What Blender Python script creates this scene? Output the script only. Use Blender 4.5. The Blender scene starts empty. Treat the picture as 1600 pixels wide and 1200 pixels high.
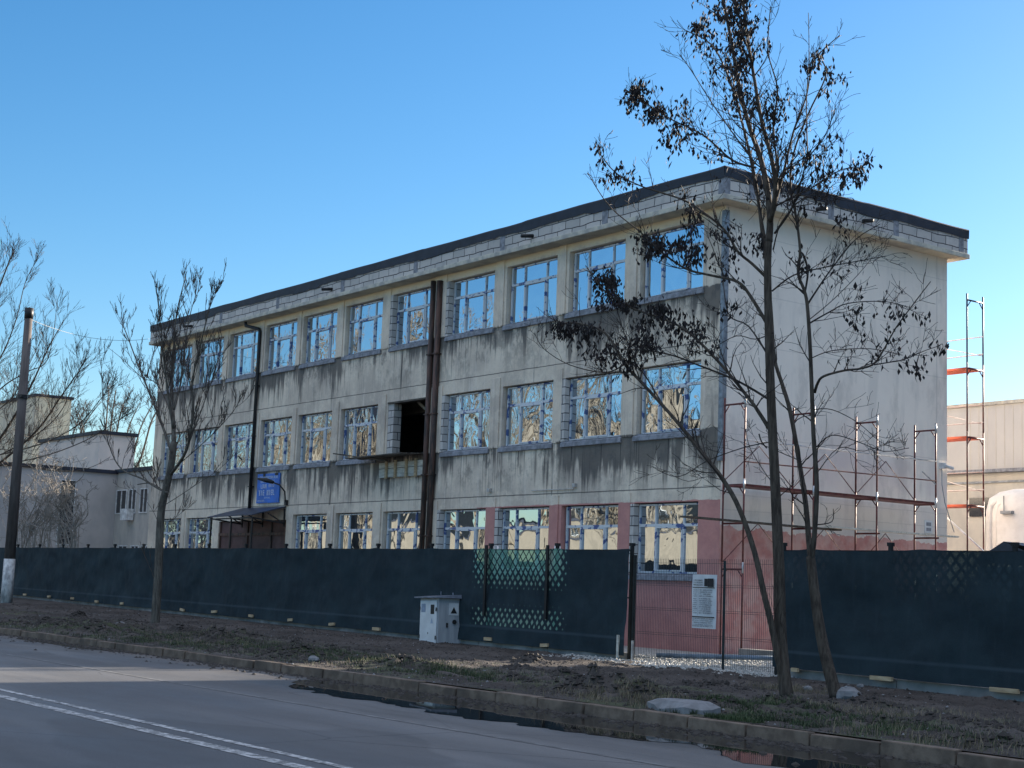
import bpy, math, random
from mathutils import Vector, Matrix, noise
R = math.radians
sc = bpy.context.scene
col = sc.collection
EYE = 1.6
# ------------------------------------------------------------------ camera
YAW, PITCH, ROLL, FPX = 0.937259657, 0.131930219, 0.0375451278, 2408.07525
fw = Vector((-math.sin(YAW)*math.cos(PITCH), math.cos(YAW)*math.cos(PITCH), math.sin(PITCH)))
rt0 = Vector((math.cos(YAW), math.sin(YAW), 0)); up0 = rt0.cross(fw)
rt = rt0*math.cos(ROLL) + up0*math.sin(ROLL); up = -rt0*math.sin(ROLL) + up0*math.cos(ROLL)
cd = bpy.data.cameras.new("camera"); cam = bpy.data.objects.new("camera", cd); col.objects.link(cam)
m = Matrix.Identity(4)
for i in range(3):
    m[i][0] = rt[i]; m[i][1] = up[i]; m[i][2] = -fw[i]
m[0][3], m[1][3], m[2][3] = 0, 0, EYE
cam.matrix_world = m
cd.sensor_width = 36; cd.lens = 36*FPX/1600; cd.clip_end = 3000; cd.clip_start = 0.1
sc.camera = cam

def at(x, y, Y):
    """a point of the survey picture at the depth plane Y"""
    d = rt*((x-800)/FPX) - up*((y-600)/FPX) + fw
    t = Y/d.y
    return Vector((0, 0, EYE)) + d*t
def atx(x, y, X):
    d = rt*((x-800)/FPX) - up*((y-600)/FPX) + fw
    t = X/d.x
    return Vector((0, 0, EYE)) + d*t

# ------------------------------------------------------------------ helpers
class MB:
    def __init__(s): s.v = []; s.f = []; s.mi = []; s.cur = 0; s.smooth = False
    def face(s, idx): s.f.append(idx); s.mi.append(s.cur)
    def box(s, x0, x1, y0, y1, z0, z1):
        s.hexa([(x0,y0,z0),(x1,y0,z0),(x1,y1,z0),(x0,y1,z0),(x0,y0,z1),(x1,y0,z1),(x1,y1,z1),(x0,y1,z1)])
    def hexa(s, c):
        b = len(s.v); s.v += [tuple(p) for p in c]
        for q in ((0,3,2,1),(4,5,6,7),(0,1,5,4),(1,2,6,5),(2,3,7,6),(3,0,4,7)): s.face([b+i for i in q])
    def quad(s, a, b_, c, d):
        b = len(s.v); s.v += [tuple(a), tuple(b_), tuple(c), tuple(d)]; s.face([b,b+1,b+2,b+3])
    def poly(s, pts):
        b = len(s.v); s.v += [tuple(p) for p in pts]; s.face(list(range(b, b+len(pts))))
    def tube(s, pts, rad, n=6, cap=True):
        pts = [Vector(p) for p in pts]
        if len(pts) < 2: return
        if not hasattr(rad, '__len__'): rad = [rad]*len(pts)
        b = len(s.v)
        t = (pts[1]-pts[0]).normalized()
        a = t.orthogonal().normalized()
        for i, p in enumerate(pts):
            if i == 0: tt = pts[1]-pts[0]
            elif i == len(pts)-1: tt = pts[-1]-pts[-2]
            else: tt = pts[i+1]-pts[i-1]
            tt.normalize()
            a = (a - tt*a.dot(tt))
            if a.length < 1e-6: a = tt.orthogonal()
            a.normalize(); c = tt.cross(a)
            for k in range(n):
                an = 2*math.pi*k/n
                s.v.append(tuple(p + (a*math.cos(an) + c*math.sin(an))*rad[i]))
        for i in range(len(pts)-1):
            for k in range(n):
                k2 = (k+1) % n
                s.face([b+i*n+k, b+i*n+k2, b+(i+1)*n+k2, b+(i+1)*n+k])
        if cap:
            s.face([b+k for k in range(n)][::-1]); e = b+(len(pts)-1)*n
            s.face([e+k for k in range(n)])
    def bar(s, p, q, w, h=None):
        """rectangular bar from p to q"""
        h = h or w
        p = Vector(p); q = Vector(q); t = (q-p).normalized()
        a = t.cross(Vector((0,0,1)))
        if a.length < 1e-3: a = Vector((1,0,0))
        a.normalize(); c = a.cross(t)
        a = a*w/2; c = c*h/2
        s.hexa([p-a-c, p+a-c, q+a-c, q-a-c, p-a+c, p+a+c, q+a+c, q-a+c])
    def build(s, name, mat, parent=None, bevel=0, smooth=None):
        me = bpy.data.meshes.new(name); me.from_pydata(s.v, [], s.f)
        mats = mat if isinstance(mat, (list, tuple)) else [mat]
        for mm in mats: me.materials.append(mm)
        if len(mats) > 1: me.polygons.foreach_set("material_index", s.mi)
        if smooth if smooth is not None else s.smooth:
            me.polygons.foreach_set("use_smooth", [True]*len(s.f))
        me.update()
        o = bpy.data.objects.new(name, me); col.objects.link(o)
        if parent is not None:
            o.parent = parent
            o.matrix_parent_inverse = Matrix.Translation(parent.location).inverted() if parent.type == 'EMPTY' and not parent.get('_rz') else Matrix.Identity(4)
        if bevel:
            b = o.modifiers.new("bevel", 'BEVEL'); b.width = bevel; b.segments = 2; b.limit_method = 'ANGLE'
        return o
def tag(o, label=None, cat=None, group=None, kind=None):
    if label: o['label'] = label
    if cat: o['category'] = cat
    if group: o['group'] = group
    if kind: o['kind'] = kind
    return o
def empty(name, loc, label, cat, group=None):
    o = bpy.data.objects.new(name, None); col.objects.link(o); o.location = loc
    o.empty_display_size = .2
    return tag(o, label, cat, group)
def copy_tree(o, parent=None):
    c = o.copy(); col.objects.link(c)
    if parent is not None: c.parent = parent; c.matrix_parent_inverse = o.matrix_parent_inverse.copy()
    for ch in [k for k in o.children]: copy_tree(ch, c)
    return c
def fbm(x, y, z=0, o=4):
    return noise.fractal(Vector((x, y, z)), 1.0, 2.0, o)

# ------------------------------------------------------------------ materials
class NT:
    def __init__(s, name):
        s.m = bpy.data.materials.new(name); s.m.use_nodes = True
        s.t = s.m.node_tree; s.n = s.t.nodes; s.b = s.n["Principled BSDF"]; s.out = s.n["Material Output"]
        s._pos = None
    def new(s, ty, **k):
        n = s.n.new(ty)
        for a, v in k.items(): setattr(n, a, v)
        return n
    def L(s, a, b): s.t.links.new(a, b)
    def inp(s, sock, v):
        if isinstance(v, bpy.types.NodeSocket): s.L(v, sock)
        elif isinstance(v, tuple) and len(v) == 3 and sock.type == 'RGBA': sock.default_value = (*v, 1)
        else: sock.default_value = v
    def pos(s):
        if s._pos is None: s._pos = s.new('ShaderNodeNewGeometry').outputs['Position']
        return s._pos
    def xyz(s):
        n = s.new('ShaderNodeSeparateXYZ'); s.L(s.pos(), n.inputs[0]); return n.outputs
    def vec(s, scale=(1,1,1), loc=(0,0,0), src=None):
        n = s.new('ShaderNodeMapping'); s.L(src or s.pos(), n.inputs[0])
        n.inputs['Scale'].default_value = scale; n.inputs['Location'].default_value = loc; return n.outputs[0]
    def noise(s, scale=1, detail=5, rough=.55, vec=None, dist=0):
        n = s.new('ShaderNodeTexNoise'); s.L(vec or s.pos(), n.inputs['Vector'])
        n.inputs['Scale'].default_value = scale; n.inputs['Detail'].default_value = detail
        n.inputs['Roughness'].default_value = rough; n.inputs['Distortion'].default_value = dist
        return n.outputs[0]
    def math(s, op, a, b=None, c=None, clamp=False):
        n = s.new('ShaderNodeMath', operation=op, use_clamp=clamp)
        s.inp(n.inputs[0], a)
        if b is not None: s.inp(n.inputs[1], b)
        if c is not None: s.inp(n.inputs[2], c)
        return n.outputs[0]
    def ramp(s, f, stops):
        n = s.new('ShaderNodeValToRGB'); s.inp(n.inputs[0], f)
        e = n.color_ramp.elements
        while len(e) < len(stops): e.new(0.5)
        for k, (p, c) in enumerate(stops):
            e[k].position = p
            if not isinstance(c, tuple): c = (c, c, c)
            e[k].color = (*c, 1)
        return n.outputs[0]
    def step(s, v, a, b):
        n = s.new('ShaderNodeMapRange', interpolation_type='SMOOTHSTEP'); s.inp(n.inputs[0], v)
        n.inputs[1].default_value = a; n.inputs[2].default_value = b; return n.outputs[0]
    def mix(s, f, a, b, blend='MIX'):
        n = s.new('ShaderNodeMix', data_type='RGBA', blend_type=blend)
        s.inp(n.inputs[0], f); s.inp(n.inputs[6], a); s.inp(n.inputs[7], b); return n.outputs[2]
    def bump(s, h, strength=.3, dist=.02):
        n = s.new('ShaderNodeBump'); s.L(h, n.inputs['Height']); n.inputs['Strength'].default_value = strength
        n.inputs['Distance'].default_value = dist; s.L(n.outputs[0], s.b.inputs['Normal']); return n.outputs[0]
    def set(s, color=None, rough=None, metal=None, spec=None):
        if color is not None: s.inp(s.b.inputs['Base Color'], color)
        if rough is not None: s.inp(s.b.inputs['Roughness'], rough)
        if metal is not None: s.inp(s.b.inputs['Metallic'], metal)
        if spec is not None: s.inp(s.b.inputs['Specular IOR Level'], spec)
        return s.m

def simple(name, c, rough=.7, metal=0, var=.25, scale=6, spec=.4, bump=0):
    t = NT(name)
    n = t.noise(scale, 5)
    lo = tuple(v*(1-var) for v in c); hi = tuple(min(1, v*(1+var)) for v in c)
    t.set(t.mix(t.step(n, .3, .7), lo, hi), rough, metal, spec)
    if bump: t.bump(n, bump, .02)
    return t.m

def mat_facade():
    t = NT("stained_render")
    X, Y, Z = t.xyz()
    big = t.noise(.45, 4); mid = t.noise(2.2, 6, .65)
    base = t.mix(t.step(big, .35, .65), (.75,.635,.515), (.54,.455,.38))
    base = t.mix(t.math('MULTIPLY', t.step(mid, .48, .66), .5), base, (.80,.70,.575))
    fine = t.noise(13, 5, .7)
    base = t.mix(t.math('MULTIPLY', t.step(fine, .5, .75), .3), base, (.24,.235,.235))
    # streaks
    s1 = t.noise(1, 5, .6, t.vec((3.2, 3.2, .22)))
    s2 = t.noise(1, 4, .6, t.vec((11, 11, .5)))
    st = t.math('ADD', t.math('MULTIPLY', s1, .62), t.math('MULTIPLY', s2, .38))
    zr = t.math('DIVIDE', Z, 12)
    msk = t.ramp(zr, [(0,.15),(.345,.12),(.36,.22),(.40,.42),(.466,.95),(.474,.97),(.479,.12),(.655,.10),(.665,.22),(.71,.42),(.768,.95),(.776,.97),(.781,.1),(.9,.04),(1,0)])
    var = t.step(t.noise(.55, 4, .6, t.vec((1,1,.35),(7,0,3))), .38, .62)
    thr = t.math('MULTIPLY', msk, t.math('ADD', .28, t.math('MULTIPLY', var, .85)))
    thr_x = t.math('MULTIPLY', t.math('MULTIPLY', msk, t.step(X, -37, -30)), .32)
    thr = t.math('ADD', thr, thr_x)
    d = t.math('ADD', st, t.math('MULTIPLY', thr, .365))
    dark = t.step(d, .60, .74)
    base = t.mix(t.math('MULTIPLY', dark, .80), base, (.045,.045,.048))
    blot = t.math('MULTIPLY', t.step(t.noise(1, 6, .7, t.vec((1.6,1.6,1.1),(9,2,4))), .49, .62), t.math('ADD', msk, .12))
    base = t.mix(t.math('MULTIPLY', blot, .75), base, (.11,.105,.10))
    lt = t.step(t.math('SUBTRACT', s2, t.math('MULTIPLY', dark, .2)), .56, .68)
    base = t.mix(t.math('MULTIPLY', lt, .35), base, (.82,.73,.65))
    # thin vertical running black lines
    th = t.noise(1, 2, .5, t.vec((16, 16, .12), (3,0,0)))
    base = t.mix(t.math('MULTIPLY', t.math('MULTIPLY', t.step(th, .61, .65), msk), .9), base, (.03,.03,.033))
    # horizontal joints under the lintel bands
    wob = t.math('MULTIPLY', t.math('SUBTRACT', t.noise(2.5, 3), .5), .03)
    zz = t.math('ADD', Z, wob)
    for z0, w in ((4.27,.016), (7.92,.014)):
        ln = t.math('LESS_THAN', t.math('ABSOLUTE', t.math('SUBTRACT', zz, z0)), w)
        base = t.mix(t.math('MULTIPLY', ln, .75), base, (.05,.05,.05))
    # cream band under the eaves
    cr = t.step(t.math('ADD', Z, t.math('MULTIPLY', mid, .5)), 11.25, 11.5)
    base = t.mix(t.math('MULTIPLY', cr, .85), base, (.80,.68,.50))
    # red lower paint right half of the facade
    red = t.mix(t.step(mid, .35, .65), (.52,.22,.20), (.42,.165,.16))
    rx = t.math('GREATER_THAN', X, -37.6)
    rz = t.math('LESS_THAN', t.math('ADD', Z, t.math('MULTIPLY', mid, .12)), 4.02)
    rf = t.math('MULTIPLY', t.math('MULTIPLY', rx, rz), .88)
    base = t.mix(rf, base, red)
    t.set(base, .88, 0, .25)
    t.bump(t.math('ADD', t.math('ADD', fine, t.math('MULTIPLY', mid, 1.5)), t.math('MULTIPLY', dark, -.5)), .5, .02)
    return t.m
def mat_endwall():
    t = NT("pale_end_render")
    X, Y, Z = t.xyz()
    big = t.noise(.5, 5, .6); mid = t.noise(3, 5, .6)
    base = t.mix(t.step(big, .3, .7), (.80,.72,.645), (.88,.80,.715))
    base = t.mix(t.math('MULTIPLY', t.step(t.noise(1, 4, .6, t.vec((2,2.2,.25))), .52, .68), .3), base, (.50,.47,.44))
    up_ = t.step(Z, 10.2, 11.2)
    base = t.mix(t.math('MULTIPLY', up_, .5), base, (.56,.52,.45))
    band = t.math('MULTIPLY', t.step(Z, 4.3, 4.2), .35)
    base = t.mix(band, base, (.38,.37,.37))
    pk = t.math('MULTIPLY', t.step(t.math('ABSOLUTE', t.math('SUBTRACT', Z, 5.0)), 1.2, .1), t.step(t.noise(.8,3), .38, .6))
    base = t.mix(t.math('MULTIPLY', pk, .45), base, (.68,.58,.57))  # pinkish glow of light around the lower middle, put into the wall colour
    zz = t.math('ADD', Z, t.math('MULTIPLY', t.math('SUBTRACT', t.noise(2, 3), .5), .05))
    for z0 in (10.7, 7.9, 4.1, 3.72, 5.6, 9.2):
        ln = t.math('LESS_THAN', t.math('ABSOLUTE', t.math('SUBTRACT', zz, z0)), .012)
        base = t.mix(t.math('MULTIPLY', ln, .2), base, (.2,.2,.2))
    for y0 in (34.75,):
        ln = t.math('LESS_THAN', t.math('ABSOLUTE', t.math('SUBTRACT', Y, y0)), .015)
        base = t.mix(t.math('MULTIPLY', ln, .35), base, (.2,.2,.2))
    rag = t.math('ADD', Z, t.math('MULTIPLY', t.math('SUBTRACT', t.noise(1.6, 5, .7), .5), .55))
    rf = t.math('LESS_THAN', rag, 3.28)
    red = t.mix(t.step(mid, .35, .65), (.52,.22,.20), (.42,.165,.16))
    base = t.mix(t.math('MULTIPLY', t.math('MULTIPLY', t.step(t.noise(1, 6, .7, t.vec((1.1,1.1,.5),(1,2,3))), .5, .66), .38), 1), base, (.42,.39,.36))
    base = t.mix(t.math('MULTIPLY', t.step(t.noise(6, 5, .75), .56, .7), .25), base, (.85,.80,.74))
    base = t.mix(t.math('MULTIPLY', rf, t.math('ADD', .62, t.math('MULTIPLY', t.step(t.noise(2.1, 5, .7), .35, .65), .3))), base, red)
    t.set(base, .85, 0, .25); t.bump(t.noise(18, 4), .25, .01)
    return t.m
def mat_blocks():
    t = NT("aerated_blocks")
    X, Y, Z = t.xyz()
    c = t.new('ShaderNodeCombineXYZ'); t.L(t.math('ADD', X, Y), c.inputs[0]); t.L(Z, c.inputs[1])
    dn = t.new('ShaderNodeVectorMath', operation='ADD'); t.L(c.outputs[0], dn.inputs[0])
    nn = t.new('ShaderNodeTexNoise'); t.L(t.pos(), nn.inputs['Vector']); nn.inputs['Scale'].default_value = 1.3
    sc_ = t.new('ShaderNodeVectorMath', operation='SCALE'); t.L(nn.outputs['Color'], sc_.inputs[0]); sc_.inputs['Scale'].default_value = .12
    t.L(sc_.outputs[0], dn.inputs[1])
    b = t.new('ShaderNodeTexBrick'); t.L(dn.outputs[0], b.inputs['Vector'])
    b.inputs['Scale'].default_value = 1; b.inputs['Brick Width'].default_value = .62; b.inputs['Row Height'].default_value = .243
    b.inputs['Mortar Size'].default_value = .014; b.inputs['Mortar Smooth'].default_value = .3
    b.inputs['Color1'].default_value = (.58,.54,.51,1); b.inputs['Color2'].default_value = (.42,.40,.385,1); b.inputs['Mortar'].default_value = (.05,.05,.06,1)
    b.offset = .45
    n = t.noise(3, 5, .6)
    cc = t.mix(t.math('MULTIPLY', t.step(n, .5, .7), .4), b.outputs[0], (.26,.26,.27))
    t.set(cc, .9, 0, .2); t.bump(t.math('ADD', t.math('MULTIPLY', b.outputs[1], -2), n), .5, .02)
    return t.m
def mat_glass(name='reflective_glass', wob=.022):
    t = NT(name)
    n1 = t.noise(1.1, 2, .45, t.vec((1,1,.75)), .8)
    oi = t.new('ShaderNodeObjectInfo')
    g = t.new('ShaderNodeBsdfGlossy'); g.inputs['Roughness'].default_value = .012; g.inputs['Color'].default_value = (.70,.82,.93,1)
    d = t.new('ShaderNodeBsdfDiffuse'); d.inputs['Color'].default_value = (.06,.065,.07,1)
    bp = t.new('ShaderNodeBump'); t.L(n1, bp.inputs['Height']); bp.inputs['Strength'].default_value = 1; bp.inputs['Distance'].default_value = wob
    t.L(bp.outputs[0], g.inputs['Normal'])
    fr = t.new('ShaderNodeFresnel'); fr.inputs['IOR'].default_value = 1.5
    f = t.math('ADD', fr.outputs[0], .62, clamp=True)
    mx = t.new('ShaderNodeMixShader'); t.L(f, mx.inputs[0]); t.L(d.outputs[0], mx.inputs[1]); t.L(g.outputs[0], mx.inputs[2])
    t.L(mx.outputs[0], t.out.inputs['Surface'])
    return t.m
def mat_frame():
    t = NT("window_frame_with_film")
    n = t.noise(1, 3, .5, t.vec((5.2, 5, 5.2)), .6)
    f = t.step(n, .555, .585)
    c = t.mix(f, (.58,.60,.63), (.055,.095,.26))
    t.set(c, .4, 0, .5); return t.m
def mat_asphalt():
    t = NT("asphalt")
    X, Y, Z = t.xyz()
    big = t.noise(.25, 4, .5, t.vec((.35,1,1))); fine = t.noise(60, 3, .7); agg = t.noise(14, 4, .7)
    c = t.mix(t.step(big, .35, .65), (.066,.067,.073), (.122,.120,.121))
    c = t.mix(t.math('MULTIPLY', t.step(fine, .55, .72), .6), c, (.30,.29,.28))
    c = t.mix(t.math('MULTIPLY', t.step(t.noise(.9, 5, .65, t.vec((.25,1.4,1))), .54, .7), .45), c, (.05,.05,.052))
    # dirt washed along the kerb
    e = t.math('MULTIPLY', t.step(t.math('ADD', Y, t.math('MULTIPLY', t.noise(.9, 4), 1.6)), 12.6, 13.6), .8)
    c = t.mix(e, c, (.085,.07,.06))
    # tar seams
    trk = t.math('MULTIPLY', t.step(t.math('ABSOLUTE', t.math('SUBTRACT', t.math('PINGPONG', t.math('SUBTRACT', Y, 1.2), 1.45), .7)), .55, .15), .35)
    c = t.mix(trk, c, (.06,.059,.06))
    sm = t.math('LESS_THAN', t.math('ABSOLUTE', t.math('SUBTRACT', t.math('ADD', Y, t.math('MULTIPLY', t.noise(.5,3), .25)), 10.6)), .02)
    c = t.mix(t.math('MULTIPLY', sm, .5), c, (.06,.06,.06))
    wet = t.math('MULTIPLY', t.step(t.math('ADD', Y, t.math('MULTIPLY', t.math('SUBTRACT', t.noise(1.3, 5, .7), .5), 1.6)), 10.7, 11.7), t.math('MULTIPLY', t.step(X, -25, -21), .75))
    c = t.mix(wet, c, (.030,.028,.027))
    spk = t.step(t.noise(34, 2, .5), .68, .72)
    c = t.mix(t.math('MULTIPLY', spk, .5), c, (.24,.23,.22))
    ptc = t.step(t.noise(.16, 2, .4, t.vec((1,1.8,1),(4,9,0))), .56, .575)
    c = t.mix(t.math('MULTIPLY', ptc, .4), c, (.045,.045,.047))
    cr = t.new('ShaderNodeTexVoronoi', feature='DISTANCE_TO_EDGE'); t.L(t.vec((.28,.28,1)), cr.inputs['Vector']); cr.inputs['Scale'].default_value = 1
    crk = t.math('MULTIPLY', t.math('LESS_THAN', t.math('ADD', cr.outputs[0], t.math('MULTIPLY', agg, .01)), .0085), t.step(t.noise(.2,2),.45,.6))
    c = t.mix(t.math('MULTIPLY', crk, .7), c, (.015,.015,.017))
    r = t.ramp(t.noise(.5, 4, .6, t.vec((.4,1.2,1))), [(.3,.52),(.7,.80)])
    t.set(c, t.math('SUBTRACT', r, t.math('MULTIPLY', wet, .35)), 0, .35); t.bump(t.math('ADD', fine, agg), .35, .006)
    return t.m
def mat_soil():
    t = NT("muddy_soil")
    X, Y, Z = t.xyz()
    a = t.noise(.7, 5, .6); b = t.noise(7, 6, .7); g = t.noise(.9, 5, .65, t.vec((.8,1.4,1),(3,5,0)))
    c = t.mix(t.step(a, .35, .65), (.044,.038,.035), (.085,.074,.069))
    c = t.mix(t.math('MULTIPLY', t.step(b, .5, .7), .55), c, (.028,.024,.022))
    gf = t.math('MULTIPLY', t.step(g, .5, .62), t.step(Y, 18.5, 16))
    c = t.mix(t.math('MULTIPLY', gf, .65), c, (.07,.085,.04))
    c = t.mix(t.math('MULTIPLY', t.step(t.noise(40, 2, .6), .66, .75), .5), c, (.25,.23,.2))
    t.set(c, .9, 0, .25); t.bump(t.math('ADD', b, t.noise(28, 4, .7)), .8, .03)
    return t.m
def mat_gravel():
    t = NT("crushed_gravel")
    v = t.new('ShaderNodeTexVoronoi'); t.L(t.pos(), v.inputs['Vector']); v.inputs['Scale'].default_value = 16
    c = t.mix(v.outputs['Color'], (.24,.24,.23), (.5,.49,.46))
    t.set(c, .85); t.bump(v.outputs['Distance'], .9, .04); return t.m
def mat_net(name, see_x=None, faint=False):
    t = NT(name)
    X, Y, Z = t.xyz()
    n = t.noise(1, 4, .6, t.vec((.9,1,1.6))); f = t.noise(1, 3, .6, t.vec((6,6,1.2)))
    c = t.mix(t.step(n, .3, .7), (.011,.023,.031), (.019,.037,.047))
    c = t.mix(t.math('MULTIPLY', t.step(f, .5, .75), .35), c, (.030,.046,.060))
    # lighter fold line of the doubled hem
    seam = t.math('SUBTRACT', Z, t.math('ADD', .66, t.math('MULTIPLY', t.math('ADD', X, 25), -.006)))
    hem = t.step(t.math('ABSOLUTE', seam), .05, .0)
    c = t.mix(t.math('MULTIPLY', hem, .55), c, (.055,.078,.098))
    w = t.new('ShaderNodeTexWave'); t.L(t.pos(), w.inputs['Vector']); w.inputs['Scale'].default_value = 28; w.bands_direction = 'Z'
    t.set(c, .78, 0, .25)
    t.bump(t.math('ADD', t.math('MULTIPLY', w.outputs[1], .15), t.noise(2.2, 4, .6)), .5, .05)
    if see_x is not None or faint:
        # open weave: see-through diamond gaps, with painted light added in the open section
        k = 15.0
        a = t.math('ABSOLUTE', t.math('SINE', t.math('MULTIPLY', t.math('ADD', X, t.math('MULTIPLY', Z, .85)), k)))
        b = t.math('ABSOLUTE', t.math('SINE', t.math('MULTIPLY', t.math('SUBTRACT', X, t.math('MULTIPLY', Z, .85)), k)))
        m_ = t.math('MINIMUM', a, b)
        if see_x is not None:
            x0, x1 = see_x
            wx = t.math('MULTIPLY', t.step(t.math('ADD', X, t.math('MULTIPLY', n, .3)), x0, x0+.5), t.step(t.math('ADD', X, t.math('MULTIPLY', n, .3)), x1+.25, x1-.25))
            zz = t.ramp(t.math('DIVIDE', Z, 3), [(0,0),(.235,0),(.26,.55),(.36,.35),(.42,.0),(.52,.0),(.56,.35),(.62,.55),(.70,.85),(.80,1),(.84,1),(1,1)])
            open_ = t.math('MULTIPLY', wx, zz)
            thr = t.math('SUBTRACT', 1.06, t.math('MULTIPLY', open_, .80))
            hole = t.math('MULTIPLY', t.step(t.math('SUBTRACT', m_, thr), -.08, .08), .9)
            tint = (.62,.95,.80)
        else:
            zz = t.step(Z, 1.3, 2.35)
            hole = t.math('MULTIPLY', t.math('MULTIPLY', t.step(m_, .4, .7), zz), t.math('MULTIPLY', t.step(t.noise(.7,3), .42, .6), .05))
            tint = (.5,.8,.9)
        tr0 = t.new('ShaderNodeBsdfTransparent'); tr0.inputs[0].default_value = (*tint, 1)
        df = t.new('ShaderNodeBsdfDiffuse'); df.inputs[0].default_value = (.20,.42,.33,1)  # pale green colour stands for light coming through the open gaps
        tr = t.new('ShaderNodeMixShader'); tr.inputs[0].default_value = .55 if see_x is not None else .0
        t.L(tr0.outputs[0], tr.inputs[1]); t.L(df.outputs[0], tr.inputs[2])
        mx = t.new('ShaderNodeMixShader'); t.L(hole, mx.inputs[0]); t.L(t.b.outputs[0], mx.inputs[1]); t.L(tr.outputs[0], mx.inputs[2])
        t.L(mx.outputs[0], t.out.inputs['Surface'])
    return t.m
def mat_bark(name, c1, c2):
    t = NT(name)
    n = t.noise(1, 5, .65, t.vec((22,22,3.2))); b = t.noise(3, 4)
    c = t.mix(t.step(n, .35, .65), c1, c2)
    c = t.mix(t.math('MULTIPLY', t.step(b, .5, .7), .4), c, tuple(v*.5 for v in c1))
    t.set(c, .9, 0, .2); t.bump(n, 1, .03); return t.m
def mat_water():
    t = NT("puddle_water")
    t.set((.010,.010,.011), .02, 0, .5); t.bump(t.noise(3, 2), .06, .004); return t.m
def mat_kerb():
    t = NT("kerb_concrete")
    n = t.noise(5, 5, .65); b = t.noise(1.1, 3)
    c = t.mix(t.step(n, .35, .65), (.105,.078,.060), (.175,.135,.105))
    c = t.mix(t.math('MULTIPLY', t.step(b, .5, .65), .6), c, (.055,.045,.038))
    t.set(c, .85, 0, .3); t.bump(n, .7, .02); return t.m
def mat_paint():
    t = NT("worn_road_paint")
    n = t.noise(7, 6, .8); c = t.mix(t.step(n, .42, .62), (.10,.10,.10), (.50,.50,.50))
    t.set(c, .7); return t.m
def mat_lit(name, c1, c2, sc_=(2,2,.6), rough=.85):
    t = NT(name); n = t.noise(1, 5, .6, t.vec(sc_))
    t.set(t.mix(t.step(n, .35, .65), c1, c2), rough, 0, .25); t.bump(t.noise(12,4), .3, .01); return t.m
def mat_rust_pipe(name, c1, c2):
    t = NT(name); n = t.noise(1, 5, .7, t.vec((9,9,1.3)))
    t.set(t.mix(t.step(n, .4, .62), c1, c2), .6, .2, .4); return t.m
def mat_wood(name, c1, c2):
    t = NT(name); n = t.noise(1, 5, .6, t.vec((2.5,14,14)))
    t.set(t.mix(t.step(n, .35, .65), c1, c2), .8, 0, .25); return t.m

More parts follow.
